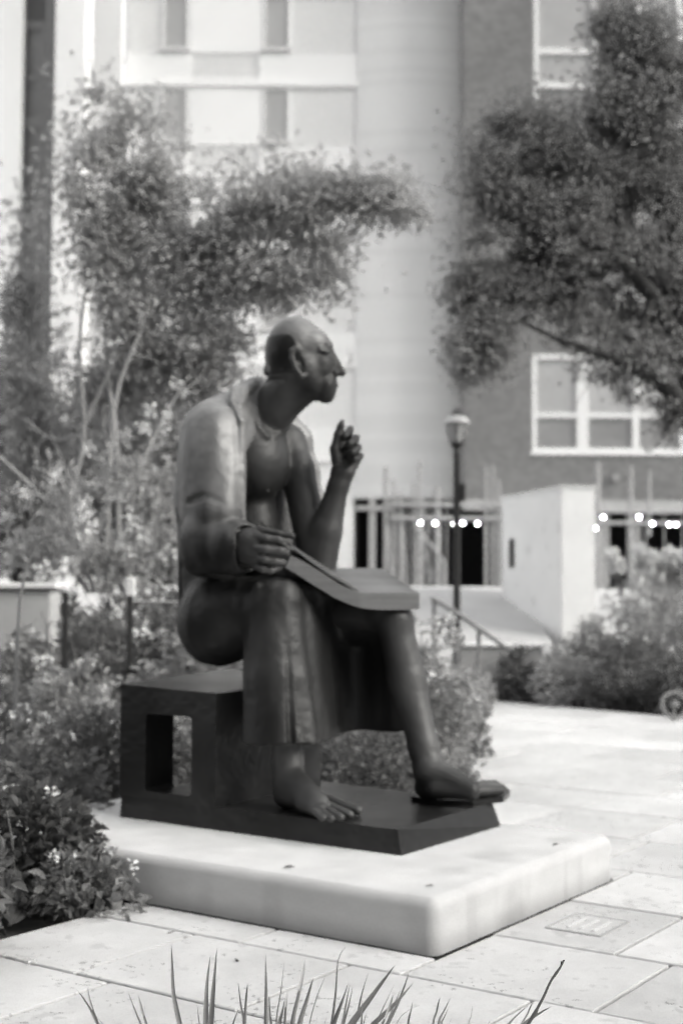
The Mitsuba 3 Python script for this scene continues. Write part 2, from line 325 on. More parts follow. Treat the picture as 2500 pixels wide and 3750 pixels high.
# ---------------------------------------------------------------- the bronze statue
ROBE=[
('c',(-0.5864,6.3,1.0913,0.1607),(-0.6185,6.32,1.6748,0.1471),0.08),
('c',(-0.6185,6.32,1.6748,0.1471),(-0.5891,6.28,1.9342,0.1322),0.08),
('c',(-0.3822,6.58,1.0646,0.1679),(-0.3635,6.62,1.5905,0.1182),0.08),
('c',(-0.3635,6.62,1.5905,0.1182),(-0.3088,6.66,1.9345,0.0977),0.08),
('c',(-0.5405,6.18,1.9534,0.1458),(-0.3091,6.66,1.9773,0.0934),0.05),
('c',(-0.5191,6.2,2.0297,0.0909),(-0.3899,6.42,2.1202,0.0901),0.04),
('c',(-0.5465,6.05,1.9385,0.11),(-0.5432,5.97,1.5559,0.1104),0.05),
('c',(-0.5502,6.03,1.9071,0.1038),(-0.5338,5.99,1.5762,0.0993),0.03),
('c',(-0.6026,6.13,1.9178,0.1173),(-0.6018,6.08,1.5613,0.1202),0.08),
('c',(-0.1806,6.1,1.199,0.0506),(0.0346,6.35,1.1497,0.0607),0.04),
('c',(-0.3334,6.42,1.2426,0.1228),(-0.0059,6.42,1.1484,0.0942),0.05),
('c',(-0.6023,5.98,1.4568,0.1106),(-0.4488,5.9,1.4059,0.1129),0.02),
('c',(-0.6017,6.02,1.3891,0.1113),(-0.4597,5.92,1.3988,0.1057),0.04),
('c',(-0.5568,6.24,1.0692,0.191),(-0.5162,6.18,1.0848,0.1931),0.04),
('c',(-0.5246,6.16,1.1107,0.1846),(-0.3004,5.98,1.1576,0.122),0.05),
('c',(-0.3004,5.98,1.1614,0.1182),(-0.2513,5.94,1.1849,0.0871),0.03),
('c',(-0.2959,5.97,1.1294,0.1256),(-0.2751,5.94,0.8387,0.1364),0.03),
('c',(-0.2751,5.94,0.8387,0.1364),(-0.2494,5.92,0.542,0.1586),0.03),
('c',(-0.2419,5.94,1.1849,0.072),(-0.2059,5.9,0.8418,0.0677),0.02),
('c',(-0.2059,5.9,0.8418,0.0677),(-0.1547,5.88,0.5473,0.0675),0.02),
('c',(-0.3676,5.95,1.0068,0.0569),(-0.3606,5.9,0.5438,0.0602),0.015),
('c',(-0.2824,5.9,1.0467,0.0376),(-0.2617,5.86,0.5491,0.0448),0.02),
('c',(-0.3803,6.55,1.0447,0.1754),(0.1918,6.2,1.1057,0.0909),0.05),
('c',(-0.1771,6.0,1.1313,0.0383),(-0.0462,6.36,1.135,0.0446),0.07),
('c',(-0.0462,6.36,1.135,0.0446),(0.1371,6.42,1.143,0.045),0.07),
('c',(0.1371,6.42,1.143,0.045),(0.2339,6.17,1.1497,0.0393),0.07),
('c',(-0.1728,6.0,1.0903,0.0383),(-0.045,6.3543,1.0916,0.0446),0.07),
('c',(-0.045,6.3543,1.0916,0.0446),(0.138,6.4129,1.0993,0.045),0.07),
('c',(0.138,6.4129,1.0993,0.045),(0.2371,6.17,1.1096,0.0393),0.07),
('c',(-0.1684,6.0,1.0493,0.0383),(-0.0439,6.3486,1.0484,0.0445),0.07),
('c',(-0.0439,6.3486,1.0484,0.0445),(0.1389,6.4057,1.0556,0.0449),0.07),
('c',(0.1389,6.4057,1.0556,0.0449),(0.2403,6.17,1.0695,0.0393),0.07),
('c',(-0.164,6.0,1.0083,0.0383),(-0.0427,6.3429,1.0052,0.0445),0.07),
('c',(-0.0427,6.3429,1.0052,0.0445),(0.1398,6.3986,1.0121,0.0449),0.07),
('c',(0.1398,6.3986,1.0121,0.0449),(0.2435,6.17,1.0294,0.0393),0.07),
('c',(-0.1597,6.0,0.9673,0.0383),(-0.0416,6.3371,0.9622,0.0445),0.07),
('c',(-0.0416,6.3371,0.9622,0.0445),(0.1407,6.3914,0.9687,0.0448),0.07),
('c',(0.1407,6.3914,0.9687,0.0448),(0.2467,6.17,0.9894,0.0393),0.07),
('c',(-0.1553,6.0,0.9264,0.0383),(-0.0405,6.3314,0.9192,0.0444),0.07),
('c',(-0.0405,6.3314,0.9192,0.0444),(0.1416,6.3843,0.9255,0.0448),0.07),
('c',(0.1416,6.3843,0.9255,0.0448),(0.2499,6.17,0.9494,0.0393),0.07),
('c',(-0.151,6.0,0.8855,0.0383),(-0.0393,6.3257,0.8764,0.0444),0.07),
('c',(-0.0393,6.3257,0.8764,0.0444),(0.1425,6.3771,0.8824,0.0447),0.07),
('c',(0.1425,6.3771,0.8824,0.0447),(0.2531,6.17,0.9094,0.0393),0.07),
('c',(-0.1466,6.0,0.8447,0.0383),(-0.0382,6.32,0.8337,0.0443),0.07),
('c',(-0.0382,6.32,0.8337,0.0443),(0.1434,6.37,0.8394,0.0447),0.07),
('c',(0.1434,6.37,0.8394,0.0447),(0.2563,6.17,0.8694,0.0393),0.07),
('c',(-0.1423,6.0,0.8039,0.0383),(-0.0371,6.3143,0.791,0.0443),0.07),
('c',(-0.0371,6.3143,0.791,0.0443),(0.1443,6.3629,0.7965,0.0446),0.07),
('c',(0.1443,6.3629,0.7965,0.0446),(0.2595,6.17,0.8295,0.0393),0.07),
('c',(-0.1379,6.0,0.7631,0.0383),(-0.0359,6.3086,0.7485,0.0443),0.07),
('c',(-0.0359,6.3086,0.7485,0.0443),(0.1452,6.3557,0.7538,0.0446),0.07),
('c',(0.1452,6.3557,0.7538,0.0446),(0.2627,6.17,0.7896,0.0393),0.07),
('c',(-0.1336,6.0,0.7223,0.0383),(-0.0348,6.3029,0.7061,0.0442),0.07),
('c',(-0.0348,6.3029,0.7061,0.0442),(0.146,6.3486,0.7111,0.0445),0.07),
('c',(0.146,6.3486,0.7111,0.0445),(0.2659,6.17,0.7497,0.0393),0.07),
('c',(-0.1293,6.0,0.6816,0.0383),(-0.0337,6.2971,0.6639,0.0442),0.07),
('c',(-0.0337,6.2971,0.6639,0.0442),(0.1469,6.3414,0.6687,0.0445),0.07),
('c',(0.1469,6.3414,0.6687,0.0445),(0.2691,6.17,0.7099,0.0393),0.07),
('c',(-0.1249,6.0,0.6409,0.0383),(-0.0325,6.2914,0.6217,0.0441),0.07),
('c',(-0.0325,6.2914,0.6217,0.0441),(0.1478,6.3343,0.6263,0.0444),0.07),
('c',(0.1478,6.3343,0.6263,0.0444),(0.2723,6.17,0.6701,0.0393),0.07),
('c',(-0.1206,6.0,0.6002,0.0383),(-0.0314,6.2857,0.5796,0.0441),0.07),
('c',(-0.0314,6.2857,0.5796,0.0441),(0.1486,6.3271,0.5841,0.0444),0.07),
('c',(0.1486,6.3271,0.5841,0.0444),(0.2755,6.17,0.6303,0.0393),0.07),
('c',(-0.1163,6.0,0.5595,0.0383),(-0.0303,6.28,0.5376,0.0441),0.07),
('c',(-0.0303,6.28,0.5376,0.0441),(0.1495,6.32,0.542,0.0443),0.07),
('c',(0.1495,6.32,0.542,0.0443),(0.2787,6.17,0.5905,0.0393),0.07),
('c',(-0.2752,6.6,2.0453,0.0547),(-0.2096,6.62,1.9522,0.0591),0.04),
('c',(-0.2096,6.62,1.9522,0.0591),(-0.1704,6.62,1.7929,0.0591),0.04),
('c',(-0.1704,6.62,1.7929,0.0591),(-0.1437,6.6,1.6539,0.0547),0.04),
('c',(-0.1437,6.6,1.6539,0.0547),(-0.1364,6.55,1.3373,0.0501),0.04),
('c',(-0.3847,6.46,2.2049,0.0309),(-0.4216,6.3,2.1769,0.0301),0.01),
('c',(-0.4216,6.3,2.1769,0.0301),(-0.4519,6.14,2.1115,0.0274),0.01),
('c',(-0.4519,6.14,2.1115,0.0274),(-0.4575,6.04,2.0351,0.0212),0.01),
('c',(-0.4575,6.04,2.0351,0.0212),(-0.4451,5.985,1.9644,0.0153),0.01),
('c',(-0.4523,6.25,2.1654,0.0259),(-0.4877,6.12,2.1085,0.0215),0.008),
('c',(-0.4877,6.12,2.1085,0.0215),(-0.486,6.03,2.0531,0.0154),0.008),
('c',(-0.486,6.03,2.0531,0.0154),(-0.4459,5.97,1.9664,0.0114),0.008),
('c',(-0.4451,5.985,1.9682,0.0153),(-0.4451,5.96,1.7468,0.0152),0.015),
('c',(-0.4451,5.96,1.7468,0.0152),(-0.4333,5.93,1.526,0.0151),0.015),
('e',(-0.5835,6.07,1.765),(0.1432,0.1394,0.2613),0,0.06),
('c',(-0.5426,6.1,1.0965,0.1517),(-0.581,6.2,1.084,0.1384),0.05),
('c',(-0.3628,5.9,1.2429,0.0169),(-0.3831,5.9,0.9901,0.0169),0.02),
('s',(-0.2267,5.83,0.994,0.0056),(-0.2069,5.78,0.5589,0.0111),0.014),
('s',(-0.4029,5.86,0.9917,0.0037),(-0.4077,5.82,0.608,0.0056),0.03),
('s',(-0.4274,5.83,1.2704,0.0074),(-0.4523,5.86,1.1029,0.0131),0.02),
('s',(-0.4523,5.86,1.1029,0.0131),(-0.509,5.93,0.9506,0.0095),0.02),
('s',(-0.6628,5.96,1.6082,0.0133),(-0.5888,5.865,1.6328,0.015),0.012),
('s',(-0.5888,5.865,1.6328,0.015),(-0.5094,5.86,1.6029,0.0093),0.012),
('s',(-0.7502,6.3,1.9153,0.01),(-0.7372,6.23,1.3298,0.0099),0.02),
('s',(-0.7372,6.23,1.3298,0.0099),(-0.7237,6.24,1.0921,0.006),0.02),
('s',(-0.6804,6.05,1.2603,0.0116),(-0.4972,5.93,1.2855,0.0113),0.015),
('s',(-0.4972,5.93,1.2855,0.0113),(-0.3442,5.9,1.2711,0.0094),0.015),
('s',(-0.4442,6.05,1.978,0.0096),(-0.4365,6.2,2.1261,0.0079),0.01),
('s',(-0.3998,5.87,1.4053,0.0936),(-0.3567,5.84,1.3973,0.1024),0.008),
('c',(-0.4436,5.92,1.4933,0.017),(-0.4513,5.81,1.409,0.0111),0.015)]
BODY=[
('e',(-0.4,6.36,1.8173),(0.1541,0.1785,0.1866),0,0.04),
('e',(-0.407,6.42,1.4774),(0.1269,0.1535,0.2252),0,0.05),
('e',(-0.3012,6.5,1.8971),(0.0995,0.1036,0.1244),0,0.05),
('s',(-0.4835,6.2,1.6276,0.0059),(-0.2864,6.22,1.6259,0.0099),0.015),
('e',(-0.3384,6.22,1.6734),(0.0099,0.0099,0.0099),0,0.01),
('c',(-0.3688,6.36,1.9749,0.1055),(-0.2438,6.25,2.1745,0.0996),0.03),
('c',(-0.2924,6.28,2.0571,0.0761),(-0.1606,6.22,2.1404,0.0595),0.03),
('c',(-0.4208,6.16,2.0112,0.0098),(-0.3399,6.21,1.9219,0.0099),0.012),
('c',(-0.3101,6.25,1.9264,0.01),(-0.2684,6.3,1.9706,0.0121),0.012),
('c',(-0.2515,6.5,1.935,0.0788),(-0.2111,6.44,1.7882,0.0801),0.03),
('c',(-0.2111,6.44,1.7882,0.0801),(-0.1243,6.33,1.415,0.0807),0.03),
('c',(-0.1032,6.31,1.3242,0.0805),(-0.0719,6.3,1.4949,0.0743),0.03),
('c',(-0.0719,6.3,1.4949,0.0743),(-0.0167,6.28,1.6993,0.0481),0.02),
('c',(-0.0167,6.28,1.6993,0.0481),(0.0031,6.28,1.7558,0.0521),0.02),
('c',(-0.003,6.29,1.7667,0.0481),(0.031,6.33,1.8616,0.0444),0.015),
('c',(0.0211,6.27,1.7652,0.036),(0.0612,6.3,1.8346,0.0321),0.015),
('c',(-0.0192,6.25,1.8134,0.0299),(-0.0335,6.24,1.8726,0.0219),0.012),
('c',(0.0027,6.34,1.838,0.0384),(0.0248,6.37,1.9227,0.0284),0.015),
('c',(-0.0176,6.3,1.8584,0.0281),(0.0022,6.34,1.9337,0.0202),0.012),
('c',(-0.0334,6.24,1.8626,0.0219),(-0.0179,6.24,1.9369,0.0189),0.008),
('c',(-0.0179,6.24,1.9369,0.0189),(-0.0041,6.24,1.9771,0.0169),0.008),
('c',(-0.0041,6.24,1.9771,0.0169),(0.0018,6.24,1.9992,0.009),0.008),
('c',(0.0268,6.36,1.9217,0.0193),(0.0382,6.28,1.9658,0.017),0.004),
('c',(0.0382,6.28,1.9658,0.017),(0.0141,6.22,1.9288,0.016),0.004),
('c',(0.0141,6.22,1.9288,0.016),(-0.0038,6.28,1.9212,0.0136),0.004),
('c',(0.0473,6.36,1.8932,0.0193),(0.0665,6.27,1.9245,0.017),0.004),
('c',(0.0665,6.27,1.9245,0.017),(0.0361,6.21,1.8919,0.016),0.004),
('c',(0.0361,6.21,1.8919,0.016),(0.0145,6.27,1.8799,0.0136),0.004),
('c',(0.0595,6.35,1.8596,0.0182),(0.0766,6.26,1.8812,0.016),0.004),
('c',(0.0766,6.26,1.8812,0.016),(0.0502,6.2,1.8511,0.015),0.004),
('c',(0.0502,6.2,1.8511,0.015),(0.0247,6.26,1.8427,0.0128),0.004),
('c',(0.0696,6.33,1.8252,0.0161),(0.0867,6.25,1.8401,0.014),0.004),
('c',(0.0867,6.25,1.8401,0.014),(0.0603,6.2,1.8173,0.0131),0.004),
('c',(0.0603,6.2,1.8173,0.0131),(0.0368,6.25,1.8097,0.0112),0.004),
('c',(-0.4661,5.88,1.4052,0.0638),(-0.3948,5.85,1.416,0.0597),0.02),
('c',(-0.3981,5.84,1.4455,0.0447),(-0.3632,5.82,1.4301,0.0371),0.02),
('c',(-0.4056,5.85,1.3786,0.0485),(-0.3627,5.82,1.3708,0.0371),0.02),
('c',(-0.3922,5.86,1.4724,0.0206),(-0.3431,5.85,1.4797,0.0177),0.008),
('c',(-0.3431,5.85,1.4797,0.0177),(-0.2678,5.84,1.4648,0.0149),0.008),
('c',(-0.2678,5.84,1.4648,0.0149),(-0.21,5.84,1.4558,0.014),0.008),
('c',(-0.3683,5.81,1.4521,0.0204),(-0.3165,5.78,1.4421,0.0184),0.006),
('c',(-0.3165,5.78,1.4421,0.0184),(-0.2649,5.78,1.4349,0.0175),0.006),
('c',(-0.2649,5.78,1.4349,0.0175),(-0.2434,5.8,1.4153,0.0157),0.006),
('c',(-0.3654,5.8,1.4036,0.0194),(-0.3153,5.765,1.3956,0.0175),0.006),
('c',(-0.3153,5.765,1.3956,0.0175),(-0.2565,5.765,1.3904,0.0165),0.006),
('c',(-0.2565,5.765,1.3904,0.0165),(-0.2317,5.79,1.3837,0.0157),0.006),
('c',(-0.3657,5.81,1.3631,0.0185),(-0.3229,5.775,1.3535,0.0166),0.006),
('c',(-0.3229,5.775,1.3535,0.0166),(-0.2787,5.775,1.3445,0.0157),0.006),
('c',(-0.2787,5.775,1.3445,0.0157),(-0.2466,5.8,1.3414,0.0148),0.006),
('c',(-0.3778,5.83,1.3337,0.0167),(-0.3308,5.79,1.3113,0.0157),0.006),
('c',(-0.3308,5.79,1.3113,0.0157),(-0.2975,5.79,1.3059,0.0148),0.006),
('c',(-0.2975,5.79,1.3059,0.0148),(-0.2616,5.81,1.3211,0.0139),0.006),
('e',(-0.2152,6.2,2.3357),(0.1265,0.1147,0.1404),0,0.02),
('e',(-0.2427,6.2,2.2834),(0.1008,0.1087,0.1265),0,0.03),
('c',(-0.1274,6.2,2.3241,0.0712),(-0.1388,6.2,2.2278,0.085),0.025),
('c',(-0.1388,6.2,2.2278,0.083),(-0.0784,6.2,2.122,0.0376),0.03),
('c',(-0.1764,6.2,2.1915,0.0712),(-0.0764,6.2,2.12,0.0356),0.03),
('e',(-0.1276,6.2,2.3482),(0.0672,0.0909,0.0633),0,0.03),
('c',(-0.1688,6.13,2.2364,0.043),(-0.1254,6.15,2.1603,0.0353),0.03),
('c',(-0.0671,6.14,2.3339,0.0157),(-0.058,6.22,2.3461,0.0159),0.015),
('e',(-0.0871,6.2,2.2441),(0.0494,0.0791,0.0751),0,0.03),
('c',(-0.0834,6.2,2.2882,0.0395),(-0.0512,6.2,2.2242,0.0316),0.02),
('c',(-0.0577,6.2,2.3165,0.0178),(-0.0013,6.2,2.2165,0.0178),0.014),
('c',(-0.031,6.165,2.2089,0.0157),(-0.0314,6.235,2.2198,0.0159),0.012),
('c',(-0.047,6.2,2.1962,0.0198),(-0.0448,6.2,2.1602,0.0217),0.012),
('e',(-0.0707,6.2,2.156),(0.0395,0.0712,0.0554),0,0.02),
('c',(-0.0566,6.17,2.1796,0.0216),(-0.0662,6.17,2.1198,0.0216),0.02),
('c',(-0.0572,6.23,2.1886,0.0219),(-0.0668,6.23,2.1282,0.0219),0.02),
('c',(-0.0348,6.18,2.1553,0.0158),(-0.035,6.22,2.1611,0.0159),0.008),
('c',(-0.0426,6.185,2.132,0.0158),(-0.0428,6.215,2.1363,0.0159),0.008),
('c',(-0.0644,6.2,2.104,0.0257),(-0.0743,6.2,2.104,0.0257),0.01),
('s',(-0.0206,6.13,2.1362,0.002),(-0.0089,6.2,2.1463,0.003),0.005),
('s',(-0.0881,6.105,2.2921,0.0078),(-0.0549,6.125,2.2917,0.0078),0.012),
('e',(-0.0747,6.13,2.2984),(0.0166,0.0176,0.0108),0,0.003),
('c',(-0.0961,6.112,2.3031,0.0047),(-0.057,6.135,2.3053,0.0047),0.003),
('c',(-0.1021,6.115,2.3155,0.0068),(-0.0571,6.135,2.3212,0.0068),0.008),
('s',(-0.3856,6.27,2.1909,0.018),(-0.2298,6.09,2.1647,0.0117),0.01),
('c',(-0.188,6.1,2.2986,0.0117),(-0.2072,6.085,2.3117,0.0136),0.006),
('c',(-0.2072,6.085,2.3117,0.0136),(-0.2265,6.08,2.2949,0.0136),0.006),
('c',(-0.2265,6.08,2.2949,0.0136),(-0.2262,6.08,2.2595,0.0136),0.006),
('c',(-0.2262,6.08,2.2595,0.0136),(-0.2064,6.08,2.2124,0.0136),0.006),
('c',(-0.2064,6.08,2.2124,0.0136),(-0.1829,6.085,2.1819,0.0136),0.006),
('c',(-0.1829,6.085,2.1819,0.0136),(-0.1676,6.095,2.1894,0.0107),0.006),
('c',(-0.2001,6.11,2.2884,0.0156),(-0.1841,6.115,2.224,0.0156),0.01),
('s',(-0.1914,6.09,2.2653,0.0087),(-0.1814,6.09,2.226,0.0097),0.008),
('c',(-0.3955,6.42,1.3342,0.0921),(-0.3529,6.42,1.1201,0.1024),0.03),
('c',(-0.3529,6.42,1.1201,0.0983),(0.2098,6.15,1.1148,0.0784),0.03),
('c',(-0.3864,6.3,1.1323,0.0964),(-0.2717,5.98,1.1426,0.0725),0.03),
('c',(-0.2717,5.98,1.1426,0.0686),(-0.2386,5.95,0.6881,0.0645),0.03),
('c',(-0.3729,6.3,1.9173,0.0804),(-0.5367,6.14,1.9192,0.0783),0.03),
('c',(-0.5367,6.14,1.9192,0.0744),(-0.585,6.0,1.4423,0.0689),0.03),
('c',(-0.585,6.0,1.4423,0.0689),(-0.4676,5.9,1.4058,0.0602),0.03),
('c',(-0.2386,5.95,0.6881,0.0683),(-0.2274,5.94,0.4931,0.0644),0.03),
('c',(-0.2274,5.94,0.4931,0.0644),(-0.2214,5.9,0.3965,0.064),0.03),
('c',(-0.2329,5.92,0.3417,0.0529),(-0.1475,5.8,0.3478,0.0499),0.03),
('c',(-0.216,5.9,0.4243,0.0602),(-0.0822,5.72,0.3427,0.0383),0.03),
('c',(-0.1463,5.76,0.327,0.0367),(-0.0758,5.66,0.3222,0.0307),0.03),
('c',(0.2094,6.14,1.1228,0.0901),(0.238,6.12,1.0903,0.082),0.03),
('c',(0.238,6.12,1.0903,0.0781),(0.2956,6.13,0.8286,0.0821),0.03),
('c',(0.2956,6.13,0.8286,0.0821),(0.3665,6.07,0.5368,0.0639),0.03),
('c',(0.3665,6.07,0.5368,0.0639),(0.3885,6.05,0.4349,0.0695),0.03),
('c',(0.379,6.08,0.3584,0.0523),(0.4362,6.02,0.3675,0.0499),0.03),
('c',(0.3993,6.04,0.4363,0.0655),(0.5636,5.96,0.3696,0.038),0.03),
('c',(0.4158,6.0,0.3629,0.0421),(0.5721,5.95,0.3487,0.0266),0.02),
('c',(-0.0527,5.8505,0.335,0.021),(0.0752,5.727,0.312,0.01995),0.008),
('c',(-0.0645,5.758,0.335,0.0175),(0.0402,5.6293,0.312,0.016625),0.008),
('c',(-0.0763,5.6904,0.335,0.0165),(0.0047,5.5553,0.312,0.015675),0.008),
('c',(-0.0895,5.6243,0.335,0.016),(-0.0337,5.5235,0.312,0.0152),0.008),
('c',(-0.1029,5.581,0.335,0.015),(-0.0686,5.5326,0.312,0.014249999999999999),0.008),
('c',(0.5817,6.0497,0.345,0.023100000000000002),(0.7149,6.1265,0.338,0.0189),0.008),
('c',(0.5988,6.1076,0.345,0.0187),(0.7217,6.185,0.338,0.015300000000000001),0.008),
('c',(0.6163,6.1666,0.345,0.0176),(0.7247,6.2445,0.338,0.014400000000000001),0.008),
('c',(0.6341,6.2268,0.345,0.0165),(0.7238,6.305,0.338,0.0135),0.008),
('c',(0.6523,6.2882,0.345,0.015400000000000002),(0.7188,6.3666,0.338,0.0126),0.008)]
HAIR=[
('e',(-0.2172,6.2,2.3337),(0.1315,0.1196,0.1453),0,0.02),
('e',(-0.2447,6.2,2.2834),(0.1058,0.1137,0.1305),0,0.03),
('c',(-0.3385,6.25,2.2306,0.0199),(-0.2566,6.115,2.2078,0.0195),0.012),
('c',(-0.3385,6.25,2.2306,0.0199),(-0.3248,6.24,2.3341,0.0219),0.02),
('c',(-0.3391,6.26,2.2321,0.02),(-0.3322,6.32,2.2457,0.0202),0.012)]
SOLE=[[0.3277, 6.1232, 0.302], [0.4187, 6.0409, 0.302], [0.579, 6.0223, 0.302], [0.7131, 6.1114, 0.302], [0.7637, 6.29, 0.302], [0.7591, 6.5051, 0.302], [0.6436, 6.5855, 0.302], [0.45, 6.4941, 0.302], [0.3486, 6.3281, 0.302]]
BOOK={'E': [-0.1504, 0.32, 0.111], 'RT': [[0.0738, 5.95, 1.2148], [0.1273, 5.9696, 1.2093], [0.1965, 5.9948, 1.2076], [0.2624, 6.0186, 1.2097], [0.3465, 6.0487, 1.2118]], 'RB': [[0.0855, 5.9542, 1.1487], [0.1391, 5.9738, 1.141], [0.1968, 5.9948, 1.1391], [0.2626, 6.0186, 1.139], [0.3467, 6.0487, 1.1408]], 'LT': [[0.0738, 5.95, 1.2148], [0.0131, 5.934, 1.2354], [-0.0475, 5.918, 1.2708], [-0.1077, 5.902, 1.308], [-0.1733, 5.8845, 1.3487], [-0.218, 5.8725, 1.3689]], 'LB': [[0.0855, 5.953, 1.1487], [-0.0169, 5.926, 1.1863], [-0.0716, 5.9115, 1.2181], [-0.1373, 5.894, 1.2572], [-0.1934, 5.879, 1.2943], [-0.2399, 5.8665, 1.3201]], 'LS': [[0.0778, 5.971, 1.2223], [0.013, 5.954, 1.2618], [-0.044, 5.939, 1.2955], [-0.0837, 5.9285, 1.3216], [-0.129, 5.9165, 1.3533], [-0.176, 5.904, 1.3886], [-0.2173, 5.893, 1.42]]}

S0 = np.array([0.2407, 5.3987, 0.0]); SA = np.array([0.82214, -0.56928, 0.0]); SB = np.array([0.56928, 0.82214, 0.0])
def loc(s, t, z):
    return S0 + SA * s + SB * t + np.array([0, 0, z])

def field(prims, h):
    pts = []
    for p in prims:
        if p[0] in 'c':
            for q in (p[1], p[2]):
                pts += [np.array(q[:3]) - q[3], np.array(q[:3]) + q[3]]
        elif p[0] == 'e':
            r = max(p[2]) if p[3] else np.array(p[2])
            pts += [np.array(p[1]) - r, np.array(p[1]) + r]
    pts = np.array(pts)
    lo = pts.min(0) - 0.03
    n = np.ceil((pts.max(0) + 0.03 - lo) / h).astype(int) + 1
    ax = [lo[k] + h * np.arange(n[k]) for k in range(3)]
    D = np.full(n, 0.5, np.float32)
    for p in prims:
        k = p[-1]
        if p[0] in ('c', 's'):
            a, b = np.array(p[1]), np.array(p[2])
            mn, mx = np.minimum(a[:3] - a[3], b[:3] - b[3]), np.maximum(a[:3] + a[3], b[:3] + b[3])
        else:
            r = np.full(3, max(p[2])) if p[3] else np.array(p[2])
            mn, mx = np.array(p[1]) - r, np.array(p[1]) + r
        mar = k + 2.5 * h
        i0 = np.clip(np.floor((mn - mar - lo) / h).astype(int), 0, n)
        i1 = np.clip(np.ceil((mx + mar - lo) / h).astype(int) + 1, 0, n)
        if (i1 <= i0).any():
            continue
        sl = tuple(slice(x, y) for x, y in zip(i0, i1))
        X = ax[0][sl[0]][:, None, None].astype(np.float32); Y = ax[1][sl[1]][None, :, None].astype(np.float32); Z = ax[2][sl[2]][None, None].astype(np.float32)
        if p[0] in ('c', 's'):
            d = b[:3] - a[:3]
            L2 = float(d @ d) + 1e-9
            px, py, pz = X - np.float32(a[0]), Y - np.float32(a[1]), Z - np.float32(a[2])
            t = np.clip((px * np.float32(d[0]) + py * np.float32(d[1]) + pz * np.float32(d[2])) / np.float32(L2), 0, 1)
            dist = np.sqrt((px - t * np.float32(d[0])) ** 2 + (py - t * np.float32(d[1])) ** 2 + (pz - t * np.float32(d[2])) ** 2) - (np.float32(a[3]) + t * np.float32(b[3] - a[3]))
        else:
            r = np.array(p[2], np.float32)
            px, py, pz = X - np.float32(p[1][0]), Y - np.float32(p[1][1]), Z - np.float32(p[1][2])
            if p[3]:
                c_, s_ = math.cos(math.radians(p[3])), math.sin(math.radians(p[3]))
                px, pz = px * c_ + pz * s_, -px * s_ + pz * c_
            k0 = np.sqrt((px / r[0]) ** 2 + (py / r[1]) ** 2 + (pz / r[2]) ** 2)
            k1 = np.sqrt((px / r[0] ** 2) ** 2 + (py / r[1] ** 2) ** 2 + (pz / r[2] ** 2) ** 2) + 1e-6
            dist = k0 * (k0 - 1) / k1
        cur = D[sl]
        if p[0] == 's':
            e = -dist
            w = np.clip(0.5 - 0.5 * (e - cur) / k, 0, 1)      # smooth maximum
            D[sl] = e + (cur - e) * w + k * w * (1 - w)
        else:
            w = np.clip(0.5 + 0.5 * (cur - dist) / k, 0, 1)   # smooth minimum
            D[sl] = cur + (dist - cur) * w - k * w * (1 - w)
    return D, lo, ax

def surface(D, lo, h):
    ins = D < 0
    n = np.array(D.shape)
    c = np.zeros(n - 1, np.uint8)
    for i in range(2):
        for j in range(2):
            for k in range(2):
                c += ins[i:n[0] - 1 + i, j:n[1] - 1 + j, k:n[2] - 1 + k]
    act = np.argwhere((c > 0) & (c < 8))
    ids = np.full(n - 1, -1, np.int32)
    ids[tuple(act.T)] = np.arange(len(act))
    acc, cnt = np.zeros((len(act), 3)), np.zeros(len(act))
    corners = [(i, j, k) for i in (0, 1) for j in (0, 1) for k in (0, 1)]
    for a in corners:
        for b in corners:
            if sum(abs(x - y) for x, y in zip(a, b)) == 1 and a < b:
                da = D[act[:, 0] + a[0], act[:, 1] + a[1], act[:, 2] + a[2]]
                db = D[act[:, 0] + b[0], act[:, 1] + b[1], act[:, 2] + b[2]]
                m = (da < 0) != (db < 0)
                t = np.where(m, da / np.where(m, da - db, 1), 0)
                acc += m[:, None] * (np.array(a) + t[:, None] * (np.array(b) - np.array(a)))
                cnt += m
    verts = lo + h * (act + acc / cnt[:, None])
    faces = []
    for ax_ in range(3):
        sl0 = [slice(1, n[k] - 1) for k in range(3)]
        sl1 = list(sl0)
        sl0[ax_] = slice(0, n[ax_] - 1); sl1[ax_] = slice(1, n[ax_])
        A, B = ins[tuple(sl0)], ins[tuple(sl1)]
        e = np.argwhere(A != B)
        flip = A[tuple(e.T)]
        off = np.array([1, 1, 1]); off[ax_] = 0
        e = e + off
        o1, o2 = [k for k in range(3) if k != ax_]
        def cell(d1, d2):
            q = e.copy()
            q[:, o1] -= d1; q[:, o2] -= d2
            return ids[tuple(q.T)]
        quad = np.stack([cell(1, 1), cell(0, 1), cell(0, 0), cell(1, 0)], 1)
        if ax_ == 1:
            flip = ~flip
        quad = np.where(flip[:, None], quad, quad[:, ::-1])
        faces.append(quad)
    q = np.vstack(faces)
    return verts, np.vstack([q[:, [0, 1, 2]], q[:, [0, 2, 3]]])

statue = root('statue', 'dark bronze statue of a seated bald man in a mantle, open book on his lap', 'statue')
H1 = 0.0075
D, lo, ax = field(ROBE, H1)
X = ax[0][:, None, None]; Y = ax[1][None, :, None]; Z = ax[2][None, None]
hem = 0.572 + 0.05 * np.clip((X + 0.05) / 0.6, 0, 1) + 0.006 * np.sin(X * 22)
